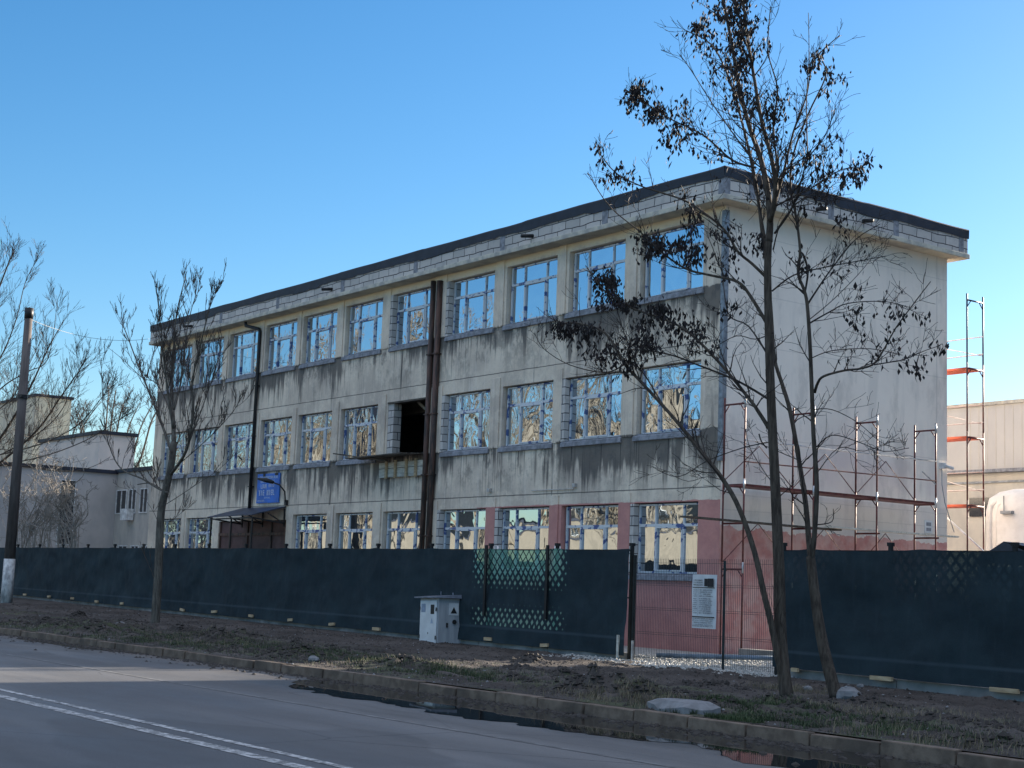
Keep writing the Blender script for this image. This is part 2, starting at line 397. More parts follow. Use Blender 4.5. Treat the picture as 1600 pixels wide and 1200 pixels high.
M = dict(
    facade=mat_facade(), endwall=mat_endwall(), blocks=mat_blocks(), glass=mat_glass(), glass_flat=mat_glass('flatter_reflective_glass', .007), frame=mat_frame(),
    asphalt=mat_asphalt(), soil=mat_soil(), gravel=mat_gravel(), water=mat_water(), kerb=mat_kerb(), paint=mat_paint(),
    cap=simple("dark_roof_membrane", (.016,.02,.034), .55, 0, .3, 2),
    slab=mat_lit("weathered_slab", (.55,.52,.44), (.34,.33,.31), (3,3,3)),
    soffit=mat_lit("cream_soffit", (.55,.49,.36), (.33,.30,.25), (1.2,1.2,1.2)),
    sill=simple("sill_mortar", (.21,.22,.25), .85, 0, .3, 8),
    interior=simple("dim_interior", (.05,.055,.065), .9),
    inner_plaster=simple("inner_plaster", (.3,.28,.25), .9),
    pipe=mat_rust_pipe("weathered_downpipe", (.035,.028,.026), (.12,.065,.05)),
    blackpipe=simple("black_downpipe", (.018,.019,.022), .5, .2),
    zinc=simple("zinc_strip", (.22,.24,.27), .5, .4, .3),
    sheet=simple("dark_blue_sheet", (.035,.05,.085), .45, .3, .35, 3),
    brown=simple("brown_panel", (.10,.055,.052), .7, 0, .25, 2),
    oldwood=mat_wood("weathered_board", (.05,.042,.036), (.11,.095,.08)),
    wood=mat_wood("fresh_timber", (.36,.26,.16), (.52,.40,.26)),
    lightwood=mat_wood("pale_board", (.42,.40,.36), (.60,.58,.52)),
    redsteel=simple("red_oxide_steel", (.115,.030,.028), .55, .1, .35, 9),
    orangesteel=simple("orange_red_steel", (.42,.075,.035), .55, .1, .25, 5),
    galv=simple("galvanised_steel", (.45,.46,.48), .4, .7, .2, 8),
    darksteel=simple("dark_steel_post", (.012,.014,.017), .5, .3),
    greensteel=simple("green_coated_wire", (.025,.04,.045), .45, .3),
    net=mat_net("shade_net", see_x=None), net_open=mat_net("shade_net_open_weave", see_x=(-30.45, -26.85)),
    net_faint=mat_net("shade_net_moire", faint=True),
    plinth=mat_lit("fence_plinth_concrete", (.27,.26,.25), (.17,.165,.16), (2,2,2)),
    bark=mat_bark("dark_bark", (.045,.036,.030), (.10,.082,.066)),
    twig=simple("twig_bark", (.030,.022,.019), .8, 0, .3, 4),
    bark2=mat_bark("grey_bark", (.07,.062,.054), (.15,.135,.115)),
    twig2=simple("grey_twig", (.065,.052,.045), .8, 0, .3, 4),
    paletwig=simple("pale_twig", (.26,.235,.21), .8, 0, .2, 4),
    goldtwig=simple("golden_twig", (.14,.11,.075), .8, 0, .3, 2),
    pod=simple("dry_seed_pod", (.013,.009,.010), .75, 0, .4, 5),
    grass=simple("short_grass", (.040,.060,.024), .8, 0, .5, 3),
    dead=simple("dead_grass", (.17,.14,.09), .85, 0, .4, 3),
    clod=simple("wet_clod", (.036,.031,.028), .9, 0, .4, 8, bump=.5),
    stone=simple("pale_stone", (.17,.175,.185), .85, 0, .25, 7, bump=.4),
    litter=simple("dry_leaf_litter", (.075,.05,.032), .85, 0, .5, 9),
    pole=mat_lit("pole_concrete", (.14,.12,.115), (.085,.073,.07), (6,6,.8)),
    white=mat_lit("flaking_whitewash", (.62,.62,.62), (.30,.30,.31), (7,7,4)),
    boxlight=mat_lit("white_enamel_door", (.66,.67,.68), (.56,.57,.58), (2,2,3), .5),
    boxgrey=mat_lit("grey_sheet_metal", (.36,.38,.41), (.28,.30,.33), (9,9,1.2), .5),
    boxroof=simple("grey_box_roof", (.17,.19,.24), .5, .2),
    black=simple("black_print", (.012,.012,.014), .6, 0, .1),
    blue=simple("blue_sign_face", (.012,.13,.50), .45, 0, .2, 3),
    signwhite=simple("white_lettering", (.55,.62,.75), .6, 0, .1),
    paper=mat_lit("printed_banner_white", (.62,.64,.66), (.52,.54,.57), (3,3,3), .6),
    bluefade=simple("bluish_print", (.30,.36,.46), .6),
    hall=mat_lit("hall_pale_cladding", (.50,.49,.48), (.45,.44,.435), (.8,.8,.3)),
    hallb=mat_lit("hall_cream_render", (.52,.49,.44), (.43,.41,.38), (1.4,1.4,.8)),
    wing=mat_lit("blue_grey_render", (.46,.44,.43), (.38,.37,.37), (1,1,.6)),
    parapet=mat_lit("pinkish_render", (.72,.62,.55), (.62,.55,.50), (1,1,1)),
    link=mat_lit("grey_panel_render", (.46,.43,.39), (.36,.34,.32), (1.5,1.5,.6)),
    panel=mat_lit("yellowish_panel", (.60,.55,.42), (.46,.42,.34), (1,1,.5)),
    tank=mat_lit("dusty_white_tank", (.74,.72,.70), (.64,.62,.60), (2,2,2), .5),
    tan=mat_lit("tan_render", (.17,.147,.118), (.135,.118,.095), (.6,.6,.3)),
    farblock=mat_lit("far_block_render", (.40,.37,.31), (.30,.28,.24), (.5,.5,.2)),
    darkglass=simple("dark_window_glass", (.02,.024,.03), .1, 0, .2, 1, .8),
    wframe=simple("white_plastic_frame", (.6,.61,.62), .5),
    bluepipe=simple("blue_grey_pipe", (.10,.15,.22), .45),
    tarpaper=simple("dark_gable_sheet", (.03,.035,.05), .6),
    pave=simple("pavement_slabs", (.20,.19,.18), .85, 0, .2, 1.5, bump=.3),
)

# ------------------------------------------------------------------ world and sun
TOP_FILL = 1.75  # strength of the added overhead fill light
EL = R(15.9); AZ = R(3.4)     # sun: behind the building, a little to the left of +Y
w = bpy.data.worlds.new("World"); sc.world = w; w.use_nodes = True
nt = w.node_tree; sky = nt.nodes.new('ShaderNodeTexSky'); sky.sky_type = 'NISHITA'; sky.sun_disc = False
sky.sun_elevation = EL; sky.sun_rotation = -AZ; sky.altitude = 100; sky.air_density = 1.0; sky.dust_density = .42; sky.ozone_density = 3.0
nt.nodes['Background'].inputs[1].default_value = .15
hs = nt.nodes.new('ShaderNodeHueSaturation'); hs.inputs['Saturation'].default_value = 1.27; hs.inputs['Value'].default_value = 1.36
nt.links.new(sky.outputs[0], hs.inputs['Color']); nt.links.new(hs.outputs[0], nt.nodes['Background'].inputs[0])
# added fill light from high overhead, out of view, to brighten the shade
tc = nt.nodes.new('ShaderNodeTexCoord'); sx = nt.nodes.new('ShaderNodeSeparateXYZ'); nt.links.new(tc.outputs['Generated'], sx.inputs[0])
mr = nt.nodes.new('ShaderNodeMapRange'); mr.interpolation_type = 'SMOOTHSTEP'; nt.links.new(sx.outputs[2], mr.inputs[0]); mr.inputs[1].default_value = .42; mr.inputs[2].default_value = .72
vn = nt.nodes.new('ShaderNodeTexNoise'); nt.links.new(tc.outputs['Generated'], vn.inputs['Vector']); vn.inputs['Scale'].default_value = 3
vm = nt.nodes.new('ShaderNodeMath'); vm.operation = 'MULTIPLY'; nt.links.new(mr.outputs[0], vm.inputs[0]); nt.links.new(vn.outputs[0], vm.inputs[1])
vs = nt.nodes.new('ShaderNodeMath'); vs.operation = 'MULTIPLY'; nt.links.new(vm.outputs[0], vs.inputs[0]); vs.inputs[1].default_value = TOP_FILL
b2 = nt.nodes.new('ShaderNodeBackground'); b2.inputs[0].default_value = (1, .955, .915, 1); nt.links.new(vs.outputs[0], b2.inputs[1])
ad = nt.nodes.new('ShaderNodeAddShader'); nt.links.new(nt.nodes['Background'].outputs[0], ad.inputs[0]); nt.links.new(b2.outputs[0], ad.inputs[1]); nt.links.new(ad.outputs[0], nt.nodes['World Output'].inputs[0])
sd = bpy.data.lights.new("sun", 'SUN'); so = bpy.data.objects.new("sun", sd); col.objects.link(so)
sd.energy = 18; sd.angle = R(.5); sd.color = (1, .88, .72)
sdir = Vector((-math.sin(AZ)*math.cos(EL), math.cos(AZ)*math.cos(EL), math.sin(EL)))
so.rotation_euler = sdir.to_track_quat('Z', 'Y').to_euler(); so.location = (-30, 60, 40)
sc.view_settings.view_transform = 'Standard'; sc.view_settings.look = 'None'; sc.view_settings.exposure = 0
sc.cycles.max_bounces = 6; sc.cycles.transparent_max_bounces = 8

# ------------------------------------------------------------------ ground
YK = 13.0          # kerb face
YF = 21.5          # fence line
def fz(X): return .20 - .008*(X+25)          # ground level along the fence
def gz(X, Y):
    t = min(1, max(0, (Y-YK-.2)/(YF-YK-.2)))
    base = .155 + t*(fz(X)-.155)
    if Y > YF: base = fz(X) + min(1, (Y-YF)/8)*.02
    return base
def bumpy(X, Y):
    z = gz(X, Y)
    edge = min(1, max(0, (Y-YK-.2)/.5)) * min(1, max(0, (YF-.25-Y)/.6))
    a = fbm(X*.5, Y*.8, 3)*.05 + abs(fbm(X*2.1, Y*2.6, 1))*.075 + fbm(X*7, Y*7, 2, 3)*.022
    rough = .45 + .75*max(0, min(1, .5+fbm(X*.25, Y*.4, 9, 2)))
    # heaps of turned soil
    for hx, hy, hr, hh in HEAPS:
        d = ((X-hx)/hr)**2 + ((Y-hy)/(hr*.55))**2
        if d < 4: z += hh*math.exp(-d*1.4)*(1+.7*fbm(X*5, Y*5, 4, 3))*edge
    return z + a*rough*edge
def spot(x, y, z=.2):
    d = rt*((x-800)/FPX) - up*((y-600)/FPX) + fw
    t = (z-EYE)/d.z; return Vector((0,0,EYE)) + d*t
HEAPS = []
for (hx, hy, hr, hh) in ((960,1085,.8,.17), (905,1080,.5,.10), (1010,1092,.5,.1), (330,1000,1.6,.08), (180,985,2,.1), (470,1022,1.3,.08), (620,1040,1.2,.07), (830,1035,.5,.09), (1360,1130,.8,.07), (1130,1105,.6,.07), (80,985,2,.1), (990,1033,.5,.08), (1230,1100,.7,.08)):
    p = spot(hx, hy); HEAPS.append((p.x, p.y, hr, hh))

_hr = random.Random(77)
HEAPS = [(a, b_, c, d*1.5) for a, b_, c, d in HEAPS]
N0 = len(HEAPS)
for _ in range(46): HEAPS.append((_hr.uniform(-46, -9), _hr.uniform(YK+.7, 17.5), _hr.uniform(.25, .8), _hr.uniform(.03, .11)))
def sheet(name, x0, x1, y0, y1, z, mat, nx=1, ny=1, zf=None):
    b = MB()
    for j in range(ny+1):
        for i in range(nx+1):
            x = x0+(x1-x0)*i/nx; y = y0+(y1-y0)*j/ny
            b.v.append((x, y, zf(x, y) if zf else z))
    for j in range(ny):
        for i in range(nx):
            a = j*(nx+1)+i; b.face([a, a+1, a+nx+2, a+nx+1])
    o = b.build(name, mat, smooth=bool(zf)); tag(o, kind='structure'); return o
sheet("ground", -900, 900, -900, 900, -.03, simple("far_earth", (.13,.12,.09), .95, 0, .3, .05))
sheet("road", -420, 200, .9, YK+.02, 0, M['asphalt'])
sheet("verge", -55, -8.5, YK+.14, YF+.05, 0, M['soil'], 620, 120, bumpy)
sheet("verge_far", -140, -55, YK+.14, YF+.05, 0, M['soil'], 300, 40, bumpy)
sheet("verge_near", -8.5, 60, YK+.14, YF+.05, 0, M['soil'], 120, 40, bumpy)
sheet("yard", -140, 60, YF+.05, 70, 0, M['gravel'], 60, 30, lambda x, y: gz(x, y)-.004+.03*fbm(x*.6, y*.6))
sheet("pavement", -420, 200, -9, .75, .12, M['pave'])
# kerb of separate stones in one structure
def kerb(name, yf, s, x0, x1, seed):
    rnd = random.Random(seed); b = MB(); x = x0
    while x < x1:
        L = rnd.choice([.98, .98, .98, .5, .98]); j = rnd.uniform(-.022,.022); h = .155+rnd.uniform(-.018,.014); g = .018; tw = rnd.uniform(-.012,.012)
        c = [(x+g, yf+j*s, -.05), (x+L, yf+(j+tw)*s, -.05), (x+L, yf+.15*s, -.05), (x+g, yf+.15*s, -.05),
             (x+g+.006, yf+(j+.015)*s, h), (x+L-.006, yf+(j+tw+.015)*s, h+rnd.uniform(-.012,.012)), (x+L-.006, yf+.15*s, h), (x+g+.006, yf+.15*s, h)]
        if s < 0: c = [c[3],c[2],c[1],c[0],c[7],c[6],c[5],c[4]]
        b.hexa(c); x += L
    b.box(x0, x1, min(yf+.05*s, yf+.14*s), max(yf+.05*s, yf+.14*s), -.06, .11)
    o = b.build(name, M['kerb'], bevel=.012); tag(o, kind='structure')
kerb("kerb", YK, 1, -120, 30, 1)
kerb("kerb_opposite", .9, -1, -120, 30, 2)
# double centre line
b = MB()
for y, hw_ in ((6.72, .085), (7.08, .055)):
    n = 300
    for i in range(n):
        x0 = -160+i*.7; b.quad((x0, y-hw_, .004), (x0+.7, y-hw_, .004), (x0+.7, y+hw_, .004), (x0, y+hw_, .004))
tag(b.build("road_marking", M['paint']), kind='structure')
b = MB()   # faint lane edge line
for i in range(90):
    x0 = -80+i*.8; b.quad((x0, 10.02, .004), (x0+.8, 10.02, .004), (x0+.8, 10.10, .004), (x0, 10.10, .004))
tag(b.build("road_edge_marking", simple("faded_paint", (.125,.124,.124), .7, 0, .4, 5)), kind='structure')
# puddles along the kerb
def puddle(name, x0, x1, w, seed, n=120):
    b = MB(); top = []; bot = []
    for i in range(n+1):
        t = i/n; x = x0+(x1-x0)*t
        e = min(1, t*9)*min(1, (1-t)*5)
        wid = w*math.sqrt(max(0,e))*(.90+.30*fbm(x*.35, seed, 0, 3)+.12*fbm(x*2.2, seed, 2, 2))
        top.append((x, YK+.01, .005)); bot.append((x, YK-max(.02,wid), .005))
    b.v = bot+top
    for i in range(n): b.face([i, i+1, n+2+i, n+1+i])
    tag(b.build(name, M['water']), kind='structure')
puddle("puddle", -22.6, -8.2, 1.9, 3)
puddle("puddle_small", -37, -30.5, .55, 8)
# mud washed along the gutter
b = MB()
rnd = random.Random(4)
for i in range(2600):
    x = rnd.uniform(-45, -8); y = YK-abs(rnd.gauss(0, .16 if i % 4 else .5))
    if fbm(x*.9, 3, 7, 3) < -.05 and i % 3: continue
    r_ = rnd.uniform(.01, .055)
    pts = [(x+r_*rnd.uniform(.6,1.6)*math.cos(a), y+r_*.8*math.sin(a), .006) for a in [k*1.05 for k in range(6)]]
    c = len(b.v); b.v += pts+[(x, y, .008+r_*.5)]
    for k in range(6): b.face([c+k, c+(k+1)%6, c+6])
tag(b.build("gutter_mud", M['clod']), 'crumbs of mud washed into the gutter along the kerb', 'mud', kind='stuff')

# grass, dead stems, clods and litter on the verge
def blades(name, label, cat, mat, spots, n, hl, hh, seed, wd=.006):
    rnd = random.Random(seed); b = MB()
    for i in range(n):
        cx, cy, rx, ry = rnd.choice(spots)
        x = rnd.gauss(cx, rx); y = rnd.gauss(cy, ry)
        if not (YK+.18 < y < YF-.2): continue
        if fbm(x*1.6, y*2.2, 5, 3) < -.12: continue
        z = bumpy(x, y)-.01; h = rnd.uniform(hl, hh); a = rnd.uniform(0, 6.28); l = rnd.uniform(.2, .9)*h
        dx, dy = math.cos(a)*wd, math.sin(a)*wd; bx, by = math.cos(a+1.3)*l, math.sin(a+1.3)*l
        c = len(b.v)
        b.v += [(x-dx, y-dy, z), (x+dx, y+dy, z), (x+bx*.4+dx*.6, y+by*.4+dy*.6, z+h*.65), (x+bx*.4-dx*.6, y+by*.4-dy*.6, z+h*.65), (x+bx, y+by, z+h)]
        b.face([c,c+1,c+2,c+3]); b.face([c+3,c+2,c+4])
    tag(b.build(name, mat), label, cat, kind='stuff')
GS = []
for (x, y, rx, ry) in ((60,985,2.2,.9),(160,990,2.5,.9),(250,1000,1.8,.9),(350,1005,2,.8),(450,1020,1.6,.7),(560,1030,1.5,.6),(640,1040,1.2,.6),(720,1052,1,.5),(1150,1105,.5,.45),(1230,1108,.55,.45),(1110,1118,.4,.2),(1180,1120,.5,.25),(1060,1110,.4,.3),(1420,1140,.9,.5)):
    p = spot(x, y); GS.append((p.x, p.y, rx, ry))
blades("grass", 'short green grass growing in patches on the muddy verge', 'grass', M['grass'], GS, 52000, .025, .085, 3, .005)
DS = []
for (x, y, rx, ry) in ((950,1090,.7,.3),(1010,1095,.6,.3),(1400,1150,1.3,.5),(1500,1165,1.2,.4),(1330,1110,.5,.4),(1500,1120,1.5,.6),(330,1005,1.6,.6),(1240,1075,.4,.3),(700,1045,2,.8)):
    p = spot(x, y); DS.append((p.x, p.y, rx, ry))
blades("dead_grass", 'dry straw coloured stalks lying on the verge', 'dead grass', M['dead'], DS, 9000, .03, .14, 5, .004)
def crumbs(name, label, cat, mat, n, r0, r1, xr, yr, seed, spots=None, zf=bumpy, flat=.7):
    rnd = random.Random(seed); b = MB()
    for i in range(n):
        if spots:
            cx, cy, rx, ry = rnd.choice(spots); x = rnd.gauss(cx, rx); y = rnd.gauss(cy, ry)
        else: x = rnd.uniform(*xr); y = rnd.uniform(*yr)
        if not (yr[0] < y < yr[1]): continue
        z = zf(x, y); r_ = r0+(r1-r0)*rnd.random()**3
        c = len(b.v); rot = rnd.uniform(0, 3)
        for (ax, ay, az) in ((1,0,0),(0,1,0),(-1,0,0),(0,-1,0),(.1,.1,1),(0,0,-1)):
            k = rnd.uniform(.7, 1.25)*r_; q = ax*math.cos(rot)-ay*math.sin(rot); s_ = ax*math.sin(rot)+ay*math.cos(rot)
            b.v.append((x+q*k, y+s_*k, z+az*k*flat))
        for f in ((0,1,4),(1,2,4),(2,3,4),(3,0,4),(1,0,5),(2,1,5),(3,2,5),(0,3,5)): b.face([c+k for k in f])
    tag(b.build(name, mat), label, cat, kind='stuff')
HS = [(h[0], h[1], h[2]*.7, h[2]*.4) for h in HEAPS]
crumbs("soil_clods", 'dark wet clods of turned soil scattered over the verge', 'soil', M['clod'], 12000, .012, .075, None, (YK+.2, YF-.3), 6, HS)
crumbs("mud_crumbs", 'crumbs of drying mud all over the verge', 'mud', M['clod'], 14000, .008, .045, (-55,-8), (YK+.2, YF-.2), 17)
crumbs("pebbles", 'small pale pebbles strewn over the soil verge', 'pebbles', M['stone'], 2200, .006, .03, (-50,-8), (YK+.2, YF-.2), 7)
crumbs("leaf_litter", 'brown dead leaves scattered on the verge', 'leaves', M['litter'], 6000, .012, .04, (-50,-8), (YK+.2, YF-.2), 8, flat=.12)
crumbs("gravel_stones", 'loose crushed stones spilled around the gate', 'gravel', M['gravel'], 9000, .012, .05, (-26.5,-20), (20.3, 27), 9, zf=lambda x, y: gz(x, y)+.01 if y > YF-.1 else gz(x, y)+.02-.15*max(0, YF-1.1-y))

# ------------------------------------------------------------------ main building
YB = 26.5; XE = -27.3; XW = -61.6; YR = 35.2
LEFT = [-30.5,-33.55,-36.52,-39.57,-42.88,-45.95,-48.97,-51.87,-54.9,-57.88,-60.8]
WW = 2.42
ROWS = [(2.1, 3.93), (5.70, 7.50), (9.33, 11.10)]
bl = empty("school_building", (XE, YB, .1), 'long grey three storey building with black streaks down its unpainted facade', 'building')
def wall_open(mb, x0, x1, z0, z1, yf, depth, ops):
    """front wall in the plane y=yf with rectangular openings (xa,xb,za,zb) and reveals"""
    xs = sorted({x0, x1, *[o[0] for o in ops], *[o[1] for o in ops]}); zs = sorted({z0, z1, *[o[2] for o in ops], *[o[3] for o in ops]})
    for i in range(len(xs)-1):
        for j in range(len(zs)-1):
            cx = (xs[i]+xs[i+1])/2; cz = (zs[j]+zs[j+1])/2
            if any(o[0] < cx < o[1] and o[2] < cz < o[3] for o in ops): continue
            mb.quad((xs[i], yf, zs[j]), (xs[i+1], yf, zs[j]), (xs[i+1], yf, zs[j+1]), (xs[i], yf, zs[j+1]))
    for (a, b_, c, d) in ops:
        y2 = yf+depth
        mb.quad((a,yf,c),(b_,yf,c),(b_,y2,c),(a,y2,c)); mb.quad((a,yf,d),(a,y2,d),(b_,y2,d),(b_,yf,d))
        mb.quad((a,yf,c),(a,y2,c),(a,y2,d),(a,yf,d)); mb.quad((b_,yf,c),(b_,yf,d),(b_,y2,d),(b_,y2,c))
ops = []
for r_, (za, zb) in enumerate(ROWS):
    for i, L in enumerate(LEFT):
        if r_ == 0 and i in (7, 8): continue
        ops.append((L, L+WW, za, zb))
ops.append((LEFT[8], LEFT[7]+WW, .3, 3.75))
mb = MB()
wall_open(mb, XW, XE, .05, 11.33, YB, .24, ops)
mb.build("front_wall", M['facade'], bl)
# raised piers and recessed look of the lintel band
mb = MB()
for i, L in enumerate(LEFT[:-1]):
    a = LEFT[i+1]+WW; b_ = L
    for k in (0, 1, 2):
        za, zb = ROWS[k]
        if k == 0 and i in (6, 7, 8): continue
        mb = MB(); mb.box(a+.10, b_-.12, YB-.035, YB-.002, za-.02, zb+.28)
        mb.build("pier", M['facade'], bl, bevel=.01)
mb = MB(); mb.quad((XE, YB, .05), (XE, YR, .05), (XE, YR, 11.33), (XE, YB, 11.33)); mb.build("end_wall", M['endwall'], bl)
mb = MB(); mb.quad((XW, YR, .05), (XW, YB, .05), (XW, YB, 11.33), (XW, YR, 11.33)); mb.quad((XE, YR, .05), (XW, YR, .05), (XW, YR, 11.33), (XE, YR, 11.33)); mb.build("rear_wall", M['endwall'], bl)
# room behind the open bay and dark core behind the glazing
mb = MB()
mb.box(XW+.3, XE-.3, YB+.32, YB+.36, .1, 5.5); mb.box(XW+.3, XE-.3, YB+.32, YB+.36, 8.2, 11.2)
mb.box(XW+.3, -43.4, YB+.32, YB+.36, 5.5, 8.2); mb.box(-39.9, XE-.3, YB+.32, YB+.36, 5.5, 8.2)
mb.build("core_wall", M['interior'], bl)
mb = MB()
xa, xb = LEFT[4], LEFT[4]+WW
mb.box(-46.5, -38, YB+.4, YB+6, 5.35, 5.5); mb.box(-46.5, -38, YB+5.9, YB+6, 5.5, 8.0)
mb.box(-38.1, -38, YB+.4, YB+5.9, 5.5, 8.0); mb.box(-46.5, -46.4, YB+.4, YB+5.9, 5.5, 8.0)
mb.build("room_shell", M['interior'], bl)
mb = MB(); mb.box(-46.4, -38.1, YB+.4, YB+5.9, 8.0, 8.1); mb.box(-46.4, -38.1, YB+1.6, YB+1.9, 7.35, 8.0); mb.bar((xb-1.4, YB+.5, 7.5), (xb+.4, YB+1.2, 6.0), .08); mb.build("ceiling_beam", M['inner_plaster'], bl)
mb = MB(); mb.box(xa+.003, xa+.34, YB+.012, YB+.30, 5.7, 7.44); mb.build("block_jamb", M['blocks'], bl)
mb = MB(); mb.box(xa+.003, xb-.003, YB-.04, YB+.2, 7.44, 7.498); mb.build("timber_lintel", M['oldwood'], bl)
# roof: slab, block parapet, membrane cap
OV = .5
mb = MB(); mb.box(XW-.12, XE+.45, YB-OV, YR+.45, 11.33, 11.47); mb.build("roof_slab", [M['slab']], bl, bevel=.02)
mb = MB(); mb.box(XW-.06, XE+.40, YB-OV+.04, YB-OV+.30, 11.472, 11.93); mb.box(XE+.14, XE+.40, YB-OV+.302, YR+.40, 11.472, 11.93); mb.box(XW-.06, XW+.2, YB-OV+.302, YR+.40, 11.472, 11.93); mb.box(XW+.202, XE+.138, YR+.14, YR+.40, 11.472, 11.93)
mb.build("parapet", M['blocks'], bl)
mb = MB(); mb.box(XW+.21, XE+.13, YB-OV+.31, YR+.13, 11.472, 11.6); mb.build("roof_deck", M['cap'], bl)
# concrete posts in the parapet
def ppost(*a): mb = MB(); mb.box(*a); mb.build("parapet_post", M['sill'], bl)
for x in (-31.6,-36.3,-41,-45.6,-50.3,-55,-59.5): ppost(x, x+.24, YB-OV+.034, YB-OV+.2, 11.475, 11.92)
for y in (26.9, 29.8, 32.4, 35.2): ppost(XE+.2, XE+.406, y, y+.22, 11.475, 11.92)
ppost(XE+.2, XE+.407, YB-OV+.033, YB-OV+.24, 11.475, 11.925)

def cap_strip(p0, p1, out, name):
    """membrane with a ragged lower edge running from p0 to p1, 'out' is the outward normal"""
    mb = MB(); p0 = Vector(p0); p1 = Vector(p1); n = int((p1-p0).length/.22); out = Vector(out); rnd = random.Random(int(p0.x*7)%97)
    for i in range(n+1):
        t = i/n; p = p0.lerp(p1, t); s_ = (p1-p0).length*t
        lo = 11.90 - .05*fbm(s_*.5, p0.y, 0, 2) + .035*fbm(s_*2.7, 3, 0, 3) + (-.05 if int(s_/2.1) % 4 == 2 else 0)
        hi = 12.17 + .02*fbm(s_*.4, 8, 0, 2) + (.012 if int(s_/5.3) % 2 else 0)
        o1 = out*(.02+.012*fbm(s_*1.9, 1, 0, 2)); o2 = out*.035
        mb.v += [tuple(p+o1+Vector((0,0,lo))), tuple(p+o2+Vector((0,0,hi-.03))), tuple(p+out*.02+Vector((0,0,hi))), tuple(p-out*.33+Vector((0,0,hi-.02)))]
    for i in range(n):
        a = i*4
        for k in range(3): mb.face([a+k, a+4+k, a+5+k, a+1+k])
    return mb.build(name, M['cap'], bl, smooth=False)
cap_strip((XW-.07, YB-OV+.03, 0), (XE+.43, YB-OV+.03, 0), (0,-1,0), "roof_membrane")
cap_strip((XE+.41, YB-OV+.01, 0), (XE+.41, YR+.42, 0), (1,0,0), "roof_membrane")
mb = MB(); mb.box(XW-.05, XE+.40, YB-OV+.05, YB-OV+.32, 11.935, 12.13); mb.box(XE+.12, XE+.39, YB-OV+.322, YR+.39, 11.935, 12.13); mb.build("roof_kerb", M['cap'], bl)
mb = MB(); mb.quad((XW-.1, YB-OV+.02, 11.327), (XW-.1, YB-.003, 11.327), (XE+.43, YB-.003, 11.327), (XE+.43, YB-OV+.02, 11.327)); mb.quad((XE+.003, YB, 11.327), (XE+.003, YR+.4, 11.327), (XE+.43, YR+.4, 11.327), (XE+.43, YB, 11.327)); mb.build("soffit", M['soffit'], bl)
# rainwater spouts through the parapet
for (x, y) in ((-34.7, None), (-46.2, None), (None, 31.2), (None, 29.4), (-57.5, None)):
    mb = MB()
    if x is not None: mb.tube([(x, YB-OV+.1, 11.68), (x-.05, YB-OV-.34, 11.62)], .055, 8)
    else: mb.tube([(XE+.3, y, 11.68), (XE+.78, y-.1, 11.6)], .055, 8)
    mb.build("rain_spout", M['blackpipe'], bl, smooth=True)
# windows
def window_mesh(x0, x1, z0, z1, y, kind=0, seed=0):
    rnd = random.Random(seed); W = x1-x0
    fr = MB(); yy0, yy1 = y, y+.07
    e = .042
    fr.box(x0, x1, yy0, yy1, z0, z0+e); fr.box(x0, x1, yy0, yy1, z1-e, z1)
    fr.box(x0, x0+e, yy0, yy1, z0+e, z1-e); fr.box(x1-e, x1, yy0, yy1, z0+e, z1-e)
    zt = z1-(z1-z0)*.31
    fr.box(x0+e, x1-e, yy0, yy1, zt-.035, zt+.035)
    m1 = x0+W*.275; m2 = x0+W*.725
    for mx in (m1, m2):
        fr.box(mx-.022, mx+.022, yy0, yy1, z0+e, zt-.035); fr.box(mx-.022, mx+.022, yy0, yy1, zt+.035, z1-e)
    # opening sash in the middle, proud of the frame
    s0, s1 = m1+.024, m2-.024; f = .042
    fr.box(s0, s1, yy0-.02, yy1, z0+e+.004, z0+e+f); fr.box(s0, s1, yy0-.02, yy1, zt-.035-f, zt-.039)
    fr.box(s0, s0+f, yy0-.02, yy1, z0+e+f, zt-.035-f); fr.box(s1-f, s1, yy0-.02, yy1, z0+e+f, zt-.035-f)
    # tape / shims
    pn = MB()
    yp = yy0+.035
    cells = [(x0+e, m1-.022, z0+e, zt-.035), (s0+f, s1-f, z0+e+f, zt-.035-f), (m2+.022, x1-e, z0+e, zt-.035), (x0+e, m1-.022, zt+.035, z1-e), (m1+.022, m2-.022, zt+.035, z1-e), (m2+.022, x1-e, zt+.035, z1-e)]
    for (a, b_, c, d) in cells:
        tx = rnd.gauss(0, .008); tz = rnd.gauss(0, .006)
        w2, h2 = (b_-a)/2, (d-c)/2
        pn.quad((a, yp-w2*tx-h2*tz, c), (b_, yp+w2*tx-h2*tz, c), (b_, yp+w2*tx+h2*tz, d), (a, yp-w2*tx+h2*tz, d))
    return fr, pn
for r_, (za, zb) in enumerate(ROWS):
    for i, L in enumerate(LEFT):
        if r_ == 0 and i in (7, 8): continue
        if r_ == 1 and i == 4: continue
        g = .03
        fr, pn = window_mesh(L+.05, L+WW-.02, za+.035, zb-.03, YB+.14, 0, r_*20+i)
        fo = fr.build("window", M['frame'], bl)
        po = pn.build("pane", M['glass_flat' if r_ != 1 else 'glass'], fo)
        sl = MB(); sl.hexa([(L-.08, YB-.075, za-.15), (L+WW+.06, YB-.075, za-.15), (L+WW+.06, YB-.003, za-.16), (L-.08, YB-.003, za-.16), (L-.08, YB-.06, za-.03), (L+WW+.06, YB-.06, za-.03), (L+WW+.06, YB-.003, za+.005), (L-.08, YB-.003, za+.005)])
        sl.box(L+.003, L+WW-.003, YB-.001, YB+.21, za+.003, za+.033)
        so_ = sl.build("sill", M['sill'], fo, bevel=.01)
